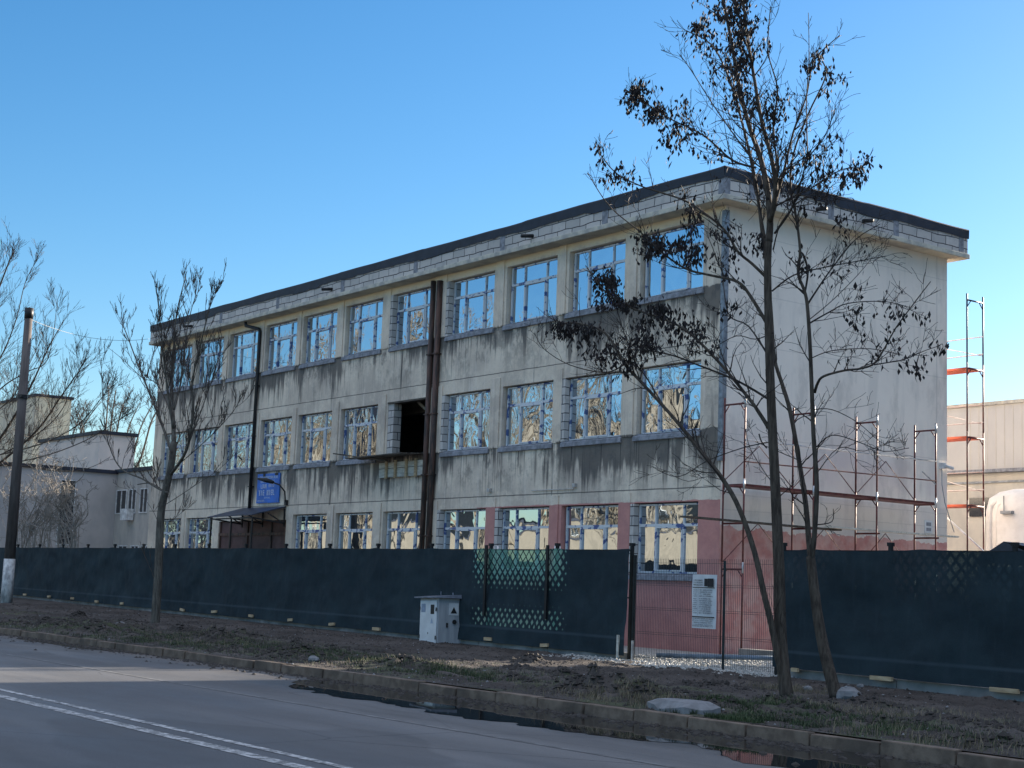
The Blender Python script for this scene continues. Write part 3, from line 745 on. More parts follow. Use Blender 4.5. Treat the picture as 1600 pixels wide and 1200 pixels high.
# repair blocks beside some windows
mb = MB()
for (i, r_) in ((1,1),(3,1),(4,2),(3,2),(0,0),(2,0),(3,0)):
    za, zb = ROWS[r_]; L = LEFT[i]
    mb = MB(); mb.box(L-.10, L+.045, YB-.04, YB+.13, za+.006, zb-.02)
    mb.build("block_infill", M['blocks'], bl)
# downpipes
def dpipe(pts, r_, mat, name="downpipe"):
    mb = MB(); mb.tube(pts, r_, 10, True)
    o = mb.build(name, mat, bl, smooth=True)
    zs = [p[2] for p in pts]; x, y = pts[-1][0], pts[-1][1]; z = min(zs)+.8
    while z < max(zs)-1.5:
        cl = MB(); cl.box(x-r_-.015, x+r_+.015, y-r_-.012, YB-.003, z, z+.04); z += 1.9
        cl.build("clamp", mat, o)
    return o
dpipe([(-40.36, YB-.10, 11.2), (-40.36, YB-.10, .4)], .085, M['pipe'])
dpipe([(-39.98, YB-.10, 11.15), (-39.98, YB-.10, .4)], .10, M['pipe'])
dpipe([(-52.95, YB-.35, 11.4), (-52.95, YB-.33, 11.18), (-52.25, YB-.12, 11.0), (-52.2, YB-.10, 10.9), (-52.2, YB-.10, 4.2)], .065, M['blackpipe'])
mb = MB(); mb.box(XE-.10, XE+.035, YB-.035, YB+.1, 4.9, 11.2); mb.build("corner_profile", M['zinc'], bl)
mb = MB()
for (x, z) in ((-33.0, 4.42),(-37.0,4.4)): mb.box(x, x+.12, YB-.10, YB-.002, z, z+.10)
mb.bar((-34.9, YB-.03, 4.38), (-33.0, YB-.03, 4.38), .025); mb.build("junction_box", M['galv'], bl)
# entrance: brown panels, posts and sheet canopy
dx0, dx1 = LEFT[8], LEFT[7]+WW
mb = MB(); mb.box(dx0+.01, dx1-.01, YB+.08, YB+.12, .3, 3.74); mb.build("entrance_panel", M['brown'], bl)
mb = MB()
for x in (dx0+.05, dx0+.9, dx0+2.35, dx0+2.6, dx1-1.2, dx1-.12): mb.box(x, x+.07, YB+.02, YB+.078, .3, 3.74)
mb.box(dx0+.01, dx1-.01, YB+.015, YB+.018, 3.2, 3.3); mb.build("entrance_mullion", M['pipe'], bl)
cx0, cx1 = -52.9, -49.5
mb = MB(); mb.hexa([(cx0-.2, YB-1.35, 3.80), (cx1, YB-1.35, 3.84), (cx1, YB-.01, 4.20), (cx0, YB-.01, 4.20), (cx0-.2, YB-1.35, 3.83), (cx1, YB-1.35, 3.87), (cx1, YB-.01, 4.24), (cx0, YB-.01, 4.24)])
cn = mb.build("canopy", M['sheet'], bl)
mb = MB()
for x in (cx1-.04, -51.2, cx0+.05):
    mb.bar((x, YB-1.3, 3.76), (x, YB-.02, 3.62), .05); mb.bar((x, YB-.04, 3.5), (x, YB-.04, 4.15), .05); mb.bar((x, YB-.05, 3.62), (x, YB-.7, 3.95), .04); mb.bar((x, YB-1.3, .3), (x, YB-1.3, 3.78), .05)
mb.bar((cx0, YB-1.3, 3.74), (cx1, YB-1.3, 3.76), .05)
mb.build("canopy_frame", M['blackpipe'], cn)
# wall lamp on a swan neck
la = empty("wall_lamp", (-49.45, YB-.02, 4.4), 'black swan neck lamp reaching over the blue sign', 'lamp')
mb = MB(); mb.box(-49.52, -49.38, YB-.09, YB-.002, 4.25, 4.45); mb.build("wall_bracket", M['blackpipe'], la)
mb = MB(); mb.tube([(-49.45, YB-.08, 4.38), (-49.42, YB-.14, 4.75), (-49.5, YB-.32, 4.98), (-49.75, YB-.5, 5.08)], .028, 8); mb.build("lamp_arm", M['blackpipe'], la, smooth=True)
mb = MB(); mb.tube([(-49.7, YB-.48, 5.07), (-50.0, YB-.62, 5.15), (-50.35, YB-.75, 5.2)], [.06, .085, .04], 10); mb.build("lamp_head", M['blackpipe'], la, smooth=True)
# blue sign with rows of white lettering
SX0, SX1, SZ0, SZ1 = -51.75, -50.02, 4.38, 5.46; SY = YB-.06
sg = empty("name_board", (SX0, SY, SZ0), 'blue board with rows of white lettering above the entrance canopy', 'sign')
mb = MB(); mb.box(SX0, SX1, SY, SY+.04, SZ0, SZ1); mb.build("board", M['blue'], sg)
mb = MB(); rnd = random.Random(2)
def letters(mb, xa, xb, z, h, gap=.25, bold=.3, y=SY-.003):
    """illegible strokes the size and spacing of the letters on the real board"""
    x = xa
    wl = h*.62
    while x+wl < xb:
        s = rnd.choice(('H','E','L','I','O','T','A','U','N'))
        t_ = wl*bold
        def q(a, b_, c, d): mb.quad((x+a*wl, y, z+c*h), (x+b_*wl, y, z+c*h), (x+b_*wl, y, z+d*h), (x+a*wl, y, z+d*h))
        if s in 'HEUNOLA': q(0, bold, 0, 1)
        if s in 'HUNOA': q(1-bold, 1, 0, 1)
        if s in 'IT': q(.5-bold/2, .5+bold/2, 0, 1)
        if s in 'ETOA': q(0, 1, .82, .999)
        if s in 'ELUO': q(0, 1, .001, .18)
        if s in 'HEAN': q(.01, .99, .42, .58)
        x += wl*(1+gap)
        if rnd.random() < .12: x += wl*.7
_let = letters
def letters(_, *a, parent=sg, mat='signwhite', nm='lettering', **k):
    m_ = MB(); _let(m_, *a, **k)
    if m_.v: m_.build(nm, M[mat], parent)
letters(mb, SX0+.08, SX1-.10, SZ1-.19, .10); letters(mb, SX0+.26, SX1-.34, SZ1-.33, .09)
letters(mb, SX0+.30, SX0+.82, SZ1-.54, .155); letters(mb, SX0+.90, SX0+1.38, SZ1-.50, .12)
letters(mb, SX0+.16, SX0+.72, SZ1-.80, .20, bold=.36); letters(mb, SX0+.80, SX0+1.50, SZ1-.80, .20, bold=.36)
letters(mb, SX0+.60, SX0+1.1, SZ1-.92, .06); letters(mb, SX0+.10, SX0+.66, SZ0+.06, .06)
letters = _let
mb = MB(); mb.box(SX0+.45, SX0+.62, SY-.012, SY-.004, SZ1-.1, SZ1+.02); mb.box(SX1-.36, SX1-.12, SY-.012, SY-.004, SZ1-.08, SZ1); mb.build("bracket", M['black'], sg)
# cantilevered boards and formwork under the open bay
pf = empty("timber_platform", (-42.5, YB, 5.7), 'dark boards jutting out of the open bay above a strip of timber formwork', 'platform')
rnd = random.Random(11)
for k in range(6):
    mb = MB(); y0 = YB-.9+k*.2; xx0 = -44.0+rnd.uniform(-.3,.5); z = 5.60+.012*k+rnd.uniform(0,.03)
    mb.hexa([(xx0, y0, z), (-40.55, y0+.02, z+.03), (-40.55, y0+.19, z+.03), (xx0, y0+.17, z), (xx0, y0, z+.035), (-40.55, y0+.02, z+.065), (-40.55, y0+.19, z+.065), (xx0, y0+.17, z+.035)])
    mb.build("board", M['oldwood'], pf)
mb = MB(); mb.bar((-44.6, YB-.95, 5.82), (-42.0, YB-.5, 5.50), .12, .04); mb.build("board", M['oldwood'], pf)
mb = MB(); mb.box(-43.1, -40.5, YB-.10, YB-.08, 5.02, 5.30); mb.box(-43.1, -40.5, YB-.11, YB-.08, 5.32, 5.50); mb.build("formwork_board", M['lightwood'], pf)
for x in (-42.65, -42.1, -41.45, -40.9): mb = MB(); mb.box(x, x+.10, YB-.17, YB-.112, 4.98, 5.56); mb.build("formwork_strut", M['wood'], pf)
# small notice plate on the end wall, camera and cable
mb = MB(); p = atx(1451, 823, XE+.02); mb.box(XE+.004, XE+.02, p.y-.16, p.y+.16, p.z-.17, p.z+.17); o = mb.build("notice_plate", M['paper']); tag(o, 'small white plate with two grey lines low on the pale end wall', 'sign')
mb = MB(); mb.box(XE+.021, XE+.024, p.y-.1, p.y+.1, p.z+.02, p.z+.12); mb.box(XE+.021, XE+.024, p.y-.1, p.y+.1, p.z-.12, p.z-.03); mb.build("print", M['sill'], o)
cmn = empty("security_camera", (XE, 34.9, 5.4), 'small white camera on the far corner of the end wall with a hanging cable', 'camera')
mb = MB(); mb.box(XE+.003, XE+.14, 34.85, 34.98, 5.34, 5.5); mb.tube([(XE+.12, 34.95, 5.42), (XE+.2, 35.2, 5.36)], .05, 8); mb.build("housing", M['wframe'], cmn)
mb = MB(); mb.tube([(XE+.06, 34.9, 5.34), (XE+.1, 34.85, 4.9), (XE+.12, 34.95, 4.4), (XE+.2, 35.25, 3.6)], .012, 5); mb.build("cable", M['zinc'], cmn)

# ------------------------------------------------------------------ scaffolding
def hframe(b, x0, x1, y0, y1, z0, z1, ext=.18, r_=.024):
    """one H frame between two standards"""
    b.tube([(x0,y0,z0),(x0,y0,z1+ext)], r_, 7); b.tube([(x1,y1,z0),(x1,y1,z1+ext)], r_, 7)
    b.tube([(x0,y0,z1),(x1,y1,z1)], r_, 7)
    dx, dy = (x1-x0), (y1-y0)
    b.tube([(x0,y0,z1-.2),(x0+dx*.24,y0+dy*.24,z1-.01)], .015, 5); b.tube([(x1,y1,z1-.2),(x1-dx*.24,y1-dy*.24,z1-.01)], .015, 5)
XI, XO = -26.85, -26.15
YS = [26.15, 28.55, 30.9, 33.25]
sf = empty("facade_scaffold", (XO, YS[0], .2), 'red steel frame scaffold with one deck standing against the pale end wall', 'scaffold')
for y in YS:
    for k, (za, zb) in enumerate(((.2, 2.25), (2.43, 4.22), (4.4, 6.2))):
        b = MB(); hframe(b, XI, XO, y, y, za, zb); fo = b.build("frame", M['redsteel'], sf, smooth=True)
        b = MB(); b.tube([(XO, y, zb+.17), (XO, y, zb+.17-.0+.001-.22*0+.0-.26)], .027, 7); b.build("coupler", M['galv'], fo, smooth=True)
b = MB(); b.tube([(XO+.03, YS[0], 5.32), (XO+.03, YS[3], 5.36)], .019, 6); b.build("guard_rail", M['galv'], sf)
b = MB(); b.tube([(XO+.03, YS[0]+.0, 4.80), (XO+.03, YS[3], 4.84)], .017, 6); b.build("guard_rail", M['redsteel'], sf)
for a, c in ((0,1),(1,2),(2,3)):
    for za, zb in ((4.35, 5.3), (2.4, 3.4)):
        b = MB(); mid = (YS[a]+YS[c])/2
        b.tube([(XI, YS[a], za), (XI, mid, zb), (XI, YS[c], za)], .013, 5); b.build("diagonal_brace", M['redsteel'], sf)
b = MB(); b.tube([(XO, YS[3], 4.75), (XO, YS[3]-.55, 5.05)], .017, 6); b.build("diagonal_brace", M['galv'], sf)
for k in range(3):
    b = MB(); b.box(XI+.03, XO-.03, YS[k]+.02, YS[k+1]-.02, 4.225, 4.28); b.build("deck", M['redsteel'], sf)
b = MB(); b.hexa([(XI+.06, 24.7, 3.40), (XI+.34, 24.7, 3.40), (XI+.34, 30, 3.36), (XI+.06, 30, 3.36), (XI+.06, 24.7, 3.44), (XI+.34, 24.7, 3.44), (XI+.34, 30, 3.40), (XI+.06, 30, 3.40)])
o = b.build("plank", M['oldwood']); tag(o, 'dark weathered plank sticking out past the corner low on the scaffold', 'plank')
b = MB(); b.box(XI+.30, XI+.56, 29.4, 34.4, 3.405, 3.445); o = b.build("plank", M['lightwood']); tag(o, 'pale plank lying on the right half of the scaffold at head height', 'plank')
for y in YS: b = MB(); b.tube([(XI-.02, y+.05, 3.34), (XO+.05, y+.05, 3.34)], .024, 6); b.build("transom", M['redsteel'], sf)
# scaffold behind the building
XT = -26.85
st = empty("rear_scaffold", (XT, 35.5, .2), 'tall narrow scaffold with orange decks rising behind the far corner of the building', 'scaffold')
for X_ in (XT, XT-2.5):
    for za, zb in ((.2, 2.35), (2.5, 4.35), (4.5, 6.25), (6.42, 8.19), (8.36, 10.14)):
        b = MB(); hframe(b, X_, X_, 35.5, 36.22, za, zb); b.build("frame", M['darksteel'] if zb > 9 else M['redsteel'], st, smooth=True)
for z in (4.33, 6.23, 8.17):
    b = MB(); b.box(XT-2.48, XT-.02, 35.55, 36.17, z, z+.06); b.build("deck", M['orangesteel'], st)
for z, z2 in ((6.23, 0), (8.17, 0), (4.33, 0)):
    for dz in (.5, 1.0):
        b = MB(); b.tube([(XT-2.5, 36.2, z+dz), (XT+.02, 36.2, z+dz)], .015, 5); b.build("guard_rail", M['galv'], st)
    b = MB(); b.tube([(XT-2.5, 36.22, z+1.1), (XT, 36.22, z+.45)], .013, 5); b.build("diagonal_brace", M['galv'], st)
b = MB(); b.tube([(XT-2.2, 35.46, 5.2), (XT+.9, 35.9, 2.6)], .024, 6); b.build("diagonal_brace", M['galv'], st)

# ------------------------------------------------------------------ fence with shade net
def net(name, x0, x1, mat, parent, ztop=2.53, seed=0, posts=()):
    nx = int((x1-x0)/.14); nz = 22; b = MB()
    for j in range(nz+1):
        for i in range(nx+1):
            x = x0+(x1-x0)*i/nx; t = j/nz
            zb = fz(x)+(.17 if x0 > -22 else .10)
            sag = -.045*abs(math.sin(math.pi*(x+24.8)/2.55)) + .012*fbm(x*1.7, seed, 0, 3)
            z = zb+(ztop+(sag if t > .9 else 0)-zb)*t
            y = YF-.05 + .07*fbm(x*.8, z*.9, seed, 3) + .035*fbm(x*3.2+z*1.5, z*1.0, seed+3, 3) - (.05*(1-t)**3) - .015*abs(math.cos(math.pi*(x+24.8)/2.55))
            b.v.append((x, y, z))
    for j in range(nz):
        for i in range(nx):
            a = j*(nx+1)+i; b.face([a, a+1, a+nx+2, a+nx+1])
    return b.build(name, mat, parent, smooth=True)
fl = empty("screened_fence", (-24.8, YF, fz(-24.8)), 'long dark shade net fence left of the mesh gate', 'fence')
net("shade_net", -86, -31.2, M['net'], fl, seed=1)
net("shade_net", -31.2, -26.5, M['net_open'], fl, seed=1)
net("shade_net", -26.5, -24.8, M['net'], fl, seed=1)
frr = empty("screened_fence", (-20.4, YF, fz(-20.4)), 'dark shade net fence on the right behind the bare tree', 'fence')
net("shade_net", -20.6, -4, M['net_faint'], frr, ztop=2.53, seed=5)
def posts(x0, x1, parent, step=2.55):
    x = x0
    while (x > x1) if x1 < x0 else (x < x1):
        b = MB(); z0 = fz(x)-.05; b.box(x-.035, x+.035, YF+.0, YF+.06, z0, 2.62); b.box(x-.05, x+.05, YF-.015, YF+.075, 2.585, 2.65)
        b.build("post", M['darksteel'], parent)
        x += step if x1 > x0 else -step
posts(-24.8, -86, fl); posts(-20.45, -4, frr)
def rails(x0, x1, parent):
    b = MB()
    for z in (2.50, 1.5): b.box(x0, x1, YF+.065, YF+.085, z-.015, z+.015)
    b.build("top_rail", M['darksteel'], parent)
rails(-86, -24.8, fl); rails(-20.45, -4, frr)
def plinth(x0, x1, parent):
    b = MB(); n = max(2, int(abs(x1-x0)/2.55))
    for i in range(n):
        a = x0+(x1-x0)*i/n; c = x0+(x1-x0)*(i+1)/n-.015
        b.hexa([(a, YF-.03, fz(a)-.12), (c, YF-.03, fz(c)-.12), (c, YF+.05, fz(c)-.12), (a, YF+.05, fz(a)-.12), (a, YF-.03, fz(a)+.16), (c, YF-.03, fz(c)+.16), (c, YF+.05, fz(c)+.16), (a, YF+.05, fz(a)+.16)])
    b.build("plinth", M['plinth'], parent, bevel=.008)
plinth(-86, -24.85, fl); plinth(-20.45, -4, frr)
rnd = random.Random(21)
for x in (37, 75, 112, 150, 190, 285, 335, 393, 455, 520, 590, 765, 853):
    p = at(x, 960, YF-.12); b = MB(); z = fz(p.x)+.13+rnd.uniform(-.02,.03); w_ = .14+rnd.uniform(-.01,.04); t = rnd.uniform(-.012,.012)
    b.hexa([(p.x-w_, YF-.16, z-t), (p.x+w_, YF-.16, z+t), (p.x+w_, YF-.11, z+t), (p.x-w_, YF-.11, z-t), (p.x-w_, YF-.16, z+.075-t), (p.x+w_, YF-.16, z+.075+t), (p.x+w_, YF-.11, z+.075+t), (p.x-w_, YF-.11, z+.075-t)])
    b.build("timber_batten", M['wood'], fl)
for x, w_ in ((1243,.08), (1378,.24), (1570,.27)):
    p = at(x, 1050, YF-.12); b = MB(); z = fz(p.x)+.12
    b.box(p.x-w_, p.x+w_, YF-.16, YF-.11, z, z+.07); b.build("timber_batten", M['wood'], frr)
b = MB(); b.box(-25.02, -24.96, YF-.15, YF-.11, .25, .72); b.build("timber_batten", M['lightwood'], fl)
# galvanised double posts behind the open weave
for x in (770, 866):
    p = at(x, 900, YF+.12)
    b = MB(); b.box(p.x+.02, p.x+.10, YF-.16, YF-.12, .95, 2.6); b.build("front_post", M['darksteel'], fl)
    for dx in (0, .16):
        b = MB(); b.tube([(p.x+dx, YF+.12, .2), (p.x+dx, YF+.12, 2.6)], .028, 8); b.build("inner_post", M['galv'], fl, smooth=True)
    b = MB(); b.box(p.x-.05, p.x+.2, YF+.07, YF+.09, 1.45, 1.5); b.build("clamp", M['darksteel'], fl)
# welded mesh gate
gt = empty("mesh_gate", (-22.7, YF, .2), 'see-through welded wire gate with a printed sheet hanging on it', 'gate')
gx0, gx1, gz0, gz1 = -24.68, -20.62, .22, 2.33
b = MB(); n = int((gx1-gx0)/.05)
for i in range(n+1):
    x = gx0+(gx1-gx0)*i/n; b.tube([(x, YF, gz0), (x, YF, gz1)], .0035, 4, False)
b.build("wire_mesh", M['greensteel'], gt)
b = MB()
for z in (.3, .78, .82, 1.28, 1.32, 1.78, 1.82, 2.24): b.tube([(gx0, YF-.006, z), (gx1, YF-.006, z)], .0045, 4, False)
b.build("horizontal_wire", M['greensteel'], gt)
for x in (gx0-.02, gx1+.02, (-22.02)): b = MB(); hw = .03 if x != -22.02 else .008; b.box(x-hw, x+hw, YF+.008, YF+.06, .12, 2.4 if x != -22.02 else 2.3); b.build("post", M['darksteel'] if x != -22.02 else M['greensteel'], gt)
b = MB(); b.box(gx0+.03, gx0+.07, YF-.06, YF-.02, -.02, .62); b.build("stake", M['galv'], gt)
# printed banner
bn = empty("notice_banner", (-22.5, YF-.03, 1), 'white printed project sheet tied to the mesh gate', 'notice')
bx0, bx1, bz0, bz1, by = -22.86, -22.17, .96, 2.02, YF-.03
b = MB(); nx, nz = 8, 12
for j in range(nz+1):
    for i in range(nx+1):
        x = bx0+(bx1-bx0)*i/nx + .012*math.sin(j*.5); z = bz0+(bz1-bz0)*j/nz; b.v.append((x, by-.012*math.sin(i*.9+j*.3), z))
for j in range(nz):
    for i in range(nx):
        a = j*(nx+1)+i; b.face([a, a+1, a+nx+2, a+nx+1])
b.build("sheet", M['paper'], bn, smooth=True)
rnd = random.Random(31)
b = MB(); yb = by-.026
def bq(a, c, d, e): b.box(bx0+a, bx0+c, yb-.002, yb, bz0+d, bz0+e)
bq(.36,.45,.83,.98); bq(.455,.62,.82,.985); b.build("printed_photo", M['black'], bn); b = MB()
for d_, e_ in ((.795,.81), (.215,.235)): bq(.03,.66,d_,e_); b.build("ruled_line", M['black'], bn); b = MB()
for k in range(3):
    letters(b, bx0+.05, bx0+.32, bz0+.84+k*.045, .028, bold=.3, y=yb)
b.build("dark_print", M['black'], bn)
b = MB()
for z in (.74,.70,.66,.62,.57,.53,.49,.45,.41,.37,.33,.29): 
    letters(b, bx0+.22, bx0+.22+rnd.uniform(.3,.4), bz0+z, .026, bold=.28, y=yb); letters(b, bx0+.05, bx0+.17, bz0+z, .022, bold=.25, y=yb)
for z in (.18,.14,.10,.06,.03): letters(b, bx0+.04, bx0+.62, bz0+z, .024, bold=.25, y=yb)
b.box(bx0+.19, bx0+.195, yb-.002, yb, bz0+.26, bz0+.78)
b.build("small_print", simple("grey_print", (.09,.10,.13), .6), bn)
# pipe on the ground behind the gate
b = MB(); b.tube([(-25.6, 23.0, .27), (-24.3, 24.6, .30), (-23.9, 25.1, .31)], .055, 10); o = b.build("ground_pipe", M['bluepipe'], smooth=True); tag(o, 'blue grey plastic pipe lying on the gravel behind the gate', 'pipe')
b = MB(); b.box(-26.0, -20, 25.9, 26.2, .1, .42); o = b.build("concrete_strip", M['plinth'], bevel=.01); tag(o, 'low concrete strip along the foot of the red wall behind the gate', 'plinth')

# ------------------------------------------------------------------ electrical cabinet
bp_ = spot(684, 1007, .22); bp_ = Vector((-31.0, 20.85, 0)); bp_.z = .2
RZ = R(-9)
cb = bpy.data.objects.new("electrical_cabinet", None); col.objects.link(cb); cb['_rz'] = 1
tag(cb, 'white and grey electrical cabinet with a flat roof standing before the dark net', 'cabinet')
cb.rotation_euler = (0, R(-1.5), RZ); cb.location = (bp_.x, bp_.y, .17); cb.scale = (1.06, 1.06, 1.12)
W_, D_, H_ = 1.15, .62, 1.02      # long door side faces -Y, narrow side faces +X
W_, D_ = 1.0, .72
b = MB(); b.box(-W_, 0, 0, D_, 0, H_); b.build("cabinet_body", M['boxgrey'], cb, bevel=.008)
b = MB(); b.box(-W_-.03, .02, -.02, D_+.02, -.12, .035); b.build("cabinet_base", M['plinth'], cb)
b = MB(); b.hexa([(-W_-.1, -.12, H_+.003), (.1, -.12, H_+.003), (.1, D_+.1, H_+.003), (-W_-.1, D_+.1, H_+.003), (-W_-.1, -.12, H_+.03), (.1, -.12, H_+.03), (.08, D_+.08, H_+.10), (-W_-.08, D_+.08, H_+.10)]); b.build("cabinet_roof", M['boxroof'], cb)
b = MB(); b.box(-W_+.05, -.06, -.025, -.002, .07, H_-.05); dr = b.build("door", M['boxlight'], cb, bevel=.006)
b = MB(); b.box(-W_+.12, -W_+.35, -.03, -.026, .72, .90); b.build("faded_label", M['bluefade'], dr)
b = MB(); b.box(-.36, -.17, -.03, -.026, .68, .88); b.build("meter_window", M['black'], dr)
b = MB(); b.poly([(-.36,-.03,.48),(-.22,-.03,.48),(-.29,-.03,.60)]); b.build("warning_triangle", M['bluefade'], dr)
b = MB()
for (x, z) in ((-W_+.05,.8),(-W_+.05,.2),(-.06,.78),(-.06,.18)): b.box(x-.02, x+.02, -.04, -.026, z-.04, z+.04)
b.box(-.5,-.47,-.03,-.026,.25,.29); b.build("hinge", M['black'], dr)
b = MB(); b.box(.002, .012, .26, .50, .66, .92); wl = b.build("warning_label", M['paper'], cb)
b = MB(); b.poly([(.014,.30,.70),(.014,.46,.70),(.014,.38,.84)]); b.build("triangle", M['black'], wl)
b = MB(); b.tube([(.002,.40,.52),(.03,.40,.52)], .05, 12); b.build("lock", M['black'], cb); b = MB(); b.box(.002,.02,.20,.24,.40,.50); b.build("handle", M['black'], cb)
b = MB(); b.box(.002,.01,.52,.64,.40,.50); b.build("type_plate", M['zinc'], cb)
b = MB(); b.tube([(-.75,.4,H_+.08),(-.75,.4,H_+.16)],.01,5); b.tube([(-.3,.5,H_+.08),(-.3,.5,H_+.13)],.02,6); b.build("lifting_eye", M['boxroof'], cb)

# ------------------------------------------------------------------ pole and wire
pb = at(9, 950, 19.2); px_, pz = pb.x, gz(pb.x, 19.2)
pl = empty("concrete_pole", (px_, 19.2, pz), 'tall bare concrete pole with a whitewashed foot at the left edge', 'pole')
b = MB(); b.tube([(px_, 19.2, pz-.1), (px_, 19.2, 2.0)], [.215, .205], 14); b.build("whitewashed_foot", M['white'], pl, smooth=True)
b = MB(); b.tube([(px_, 19.2, 2.0), (px_-.02, 19.2, 11.25)], [.200, .145], 14); b.build("shaft", M['pole'], pl, smooth=True)
b = MB(); b.tube([(px_-.02, 19.2, 11.0), (px_-.02, 19.2, 11.4)], .165, 14); b.build("pole_cap", M['blackpipe'], pl, smooth=True)
b = MB(); b.box(px_-.30, px_+.30, 19.05, 19.12, 8.0, 8.06); b.tube([(px_, 19.2, 7.95), (px_, 19.2, 8.1)], .19, 12); b.build("crossarm", M['blackpipe'], pl)
b = MB(); a = Vector((px_, 19.2, 11.0)); c = Vector((XW-.1, YB-OV, 11.6)); pts = []
for i in range(13):
    t = i/12; p = a.lerp(c, t); p.z -= 4*.35*t*(1-t); pts.append(p)
b.tube(pts, .008, 5); o = b.build("overhead_wire", M['darksteel']); tag(o, 'thin wire strung from the pole to the corner of the roof', 'wire')

# ------------------------------------------------------------------ trees
class Tree:
    def __init__(s, seed, Y0):
        s.rnd = random.Random(seed); s.Y0 = Y0; s.trunk = MB(); s.tw = MB(); s.pts = []; s.pods = MB(); s.limbs = []; s.rmin = .0044; s.amin, s.amax = .45, 1.05; s.jit = .16; s.tap = .45; s.t0 = .12
    def px(s, path, dy=0.0):
        """limb given in survey points; dy is how far it swings toward or away over its length"""
        out = []; n = len(path)
        for i, q in enumerate(path):
            out.append(at(q[0], q[1], s.Y0 + (q[2] if len(q) > 2 else 0) + dy*(i/(n-1))))
        return out
    def smooth(s, P, k=4):
        res = []
        for i in range(len(P)-1):
            p0 = P[max(0,i-1)]; p1 = P[i]; p2 = P[i+1]; p3 = P[min(len(P)-1,i+2)]
            for j in range(k):
                t = j/k
                res.append(.5*((2*p1)+(p2-p0)*t+(2*p0-5*p1+4*p2-p3)*t*t+(3*p1-p0-3*p2+p3)*t**3))
        res.append(P[-1]); return res
    def limb(s, P, r0, r1, mesh=None, n=7, kids=0, L=1.0, up=.3, depth=1, jit=.0):
        P = s.smooth(P)
        if jit: P = [p+Vector((s.rnd.gauss(0,jit), s.rnd.gauss(0,jit), s.rnd.gauss(0,jit))) if 0 < i < len(P)-1 else p for i, p in enumerate(P)]
        m_ = len(P); R_ = [r0+(r1-r0)*(i/(m_-1))**.8 for i in range(m_)]
        (mesh or (s.trunk if r0 > .022 else s.tw)).tube(P, R_, n if r0 > .02 else 5)
        s.limbs.append((P, R_))
        tot = sum((P[i+1]-P[i]).length for i in range(m_-1))
        for k in range(kids):
            t = s.rnd.uniform(s.t0, 1); i = min(m_-2, int(t*(m_-1)))
            d = (P[i+1]-P[i]).normalized()
            s.sprout(P[i], d, L*s.rnd.uniform(.45, 1.15)*(.65+s.tap-s.tap*t), min(R_[i]*.55, .012), up, depth)
        s.pts += P[m_//2:]
    def sprout(s, p, d, L, r_, up, depth, spread=None):
        rn = s.rnd
        q = Vector((rn.gauss(0,1), rn.gauss(0,1), rn.gauss(0,1))); q = (q-d*q.dot(d)).normalized()
        a = rn.uniform(s.amin, s.amax)
        dd = (d*math.cos(a)+q*math.sin(a)+Vector((0,0,up))).normalized()
        s.twig(p, dd, L, r_, up, depth)
    def twig(s, p, d, L, r_, up, depth):
        rn = s.rnd; n = 5; P = [p.copy()]; D = d.copy()
        for i in range(n):
            D = (D+Vector((rn.gauss(0,s.jit), rn.gauss(0,s.jit), rn.gauss(0,s.jit)+up*.12))).normalized()
            P.append(P[-1]+D*L/n)
        rr = [max(s.rmin*.8, r_*(1-.75*i/n)) for i in range(n+1)]
        s.tw.tube(P, rr, 3 if r_ < .008 else 4, False)
        s.pts += P[2:]
        if depth > 0:
            for k in range(rn.randint(2, 5)):
                i = rn.randint(1, n-1); s.sprout(P[i], (P[i+1]-P[i]).normalized(), L*rn.uniform(.3, .62), max(s.rmin, rr[i]*.65), up, depth-1)
    def pod_at(s, p, size=1):
        rn = s.rnd; h = rn.uniform(.05, .115)*size; w_ = rn.uniform(.016, .028)*size
        a = rn.uniform(0, 6.28); dx, dy = math.cos(a), math.sin(a); lx, ly = rn.gauss(0,.3)*h, rn.gauss(0,.3)*h
        P0 = p+Vector((rn.gauss(0,.012), rn.gauss(0,.012), -rn.uniform(.0,.03)))
        m1 = P0+Vector((lx*.5, ly*.5, -h*.5)); P1 = P0+Vector((lx, ly, -h))
        c = len(s.pods.v); o = Vector((dx*w_, dy*w_, 0)); k = Vector((-dy*w_*.4, dx*w_*.4, 0))
        s.pods.v += [tuple(P0), tuple(m1+o+k), tuple(P1), tuple(m1-o+k)]
        s.pods.face([c, c+1, c+2]); s.pods.face([c, c+2, c+3])
    def cluster(s, x, y, rad, cnt, dy=0, stems=6):
        C = at(x, y, s.Y0+dy); rn = s.rnd
        def off(p):
            k = C.y/p.y; return (p.x*k-C.x)**2 + (EYE+(p.z-EYE)*k-C.z)**2
        near = [p for p in s.pts if off(p) < rad*rad]
        if len(near) < 14:
            # grow a few more stems here from the closest limb
            best = min((p for P, _ in s.limbs for p in P), key=off)
            k2 = best.y/C.y; C2 = Vector((C.x*k2, best.y, EYE+(C.z-EYE)*k2))
            for k in range(stems):
                e = C2+Vector((rn.gauss(0,rad*.45), rn.gauss(0,rad*.45), rn.gauss(0,rad*.4)))
                mid = best.lerp(e, .5)+Vector((rn.gauss(0,.05), rn.gauss(0,.05), rn.gauss(0,.05)))
                P = s.smooth([best, mid, e], 3); s.tw.tube(P, [.007, .0065, .006, .0055, .005, .0045, .0035][:len(P)], 3, False); s.pts += P[2:]
                near += P[2:]
        for k in range(int(cnt*1.5)):
            p = rn.choice(near); s.pod_at(p+Vector((rn.gauss(0,.06), rn.gauss(0,.06), rn.gauss(0,.05))), rn.uniform(.8,1.25))
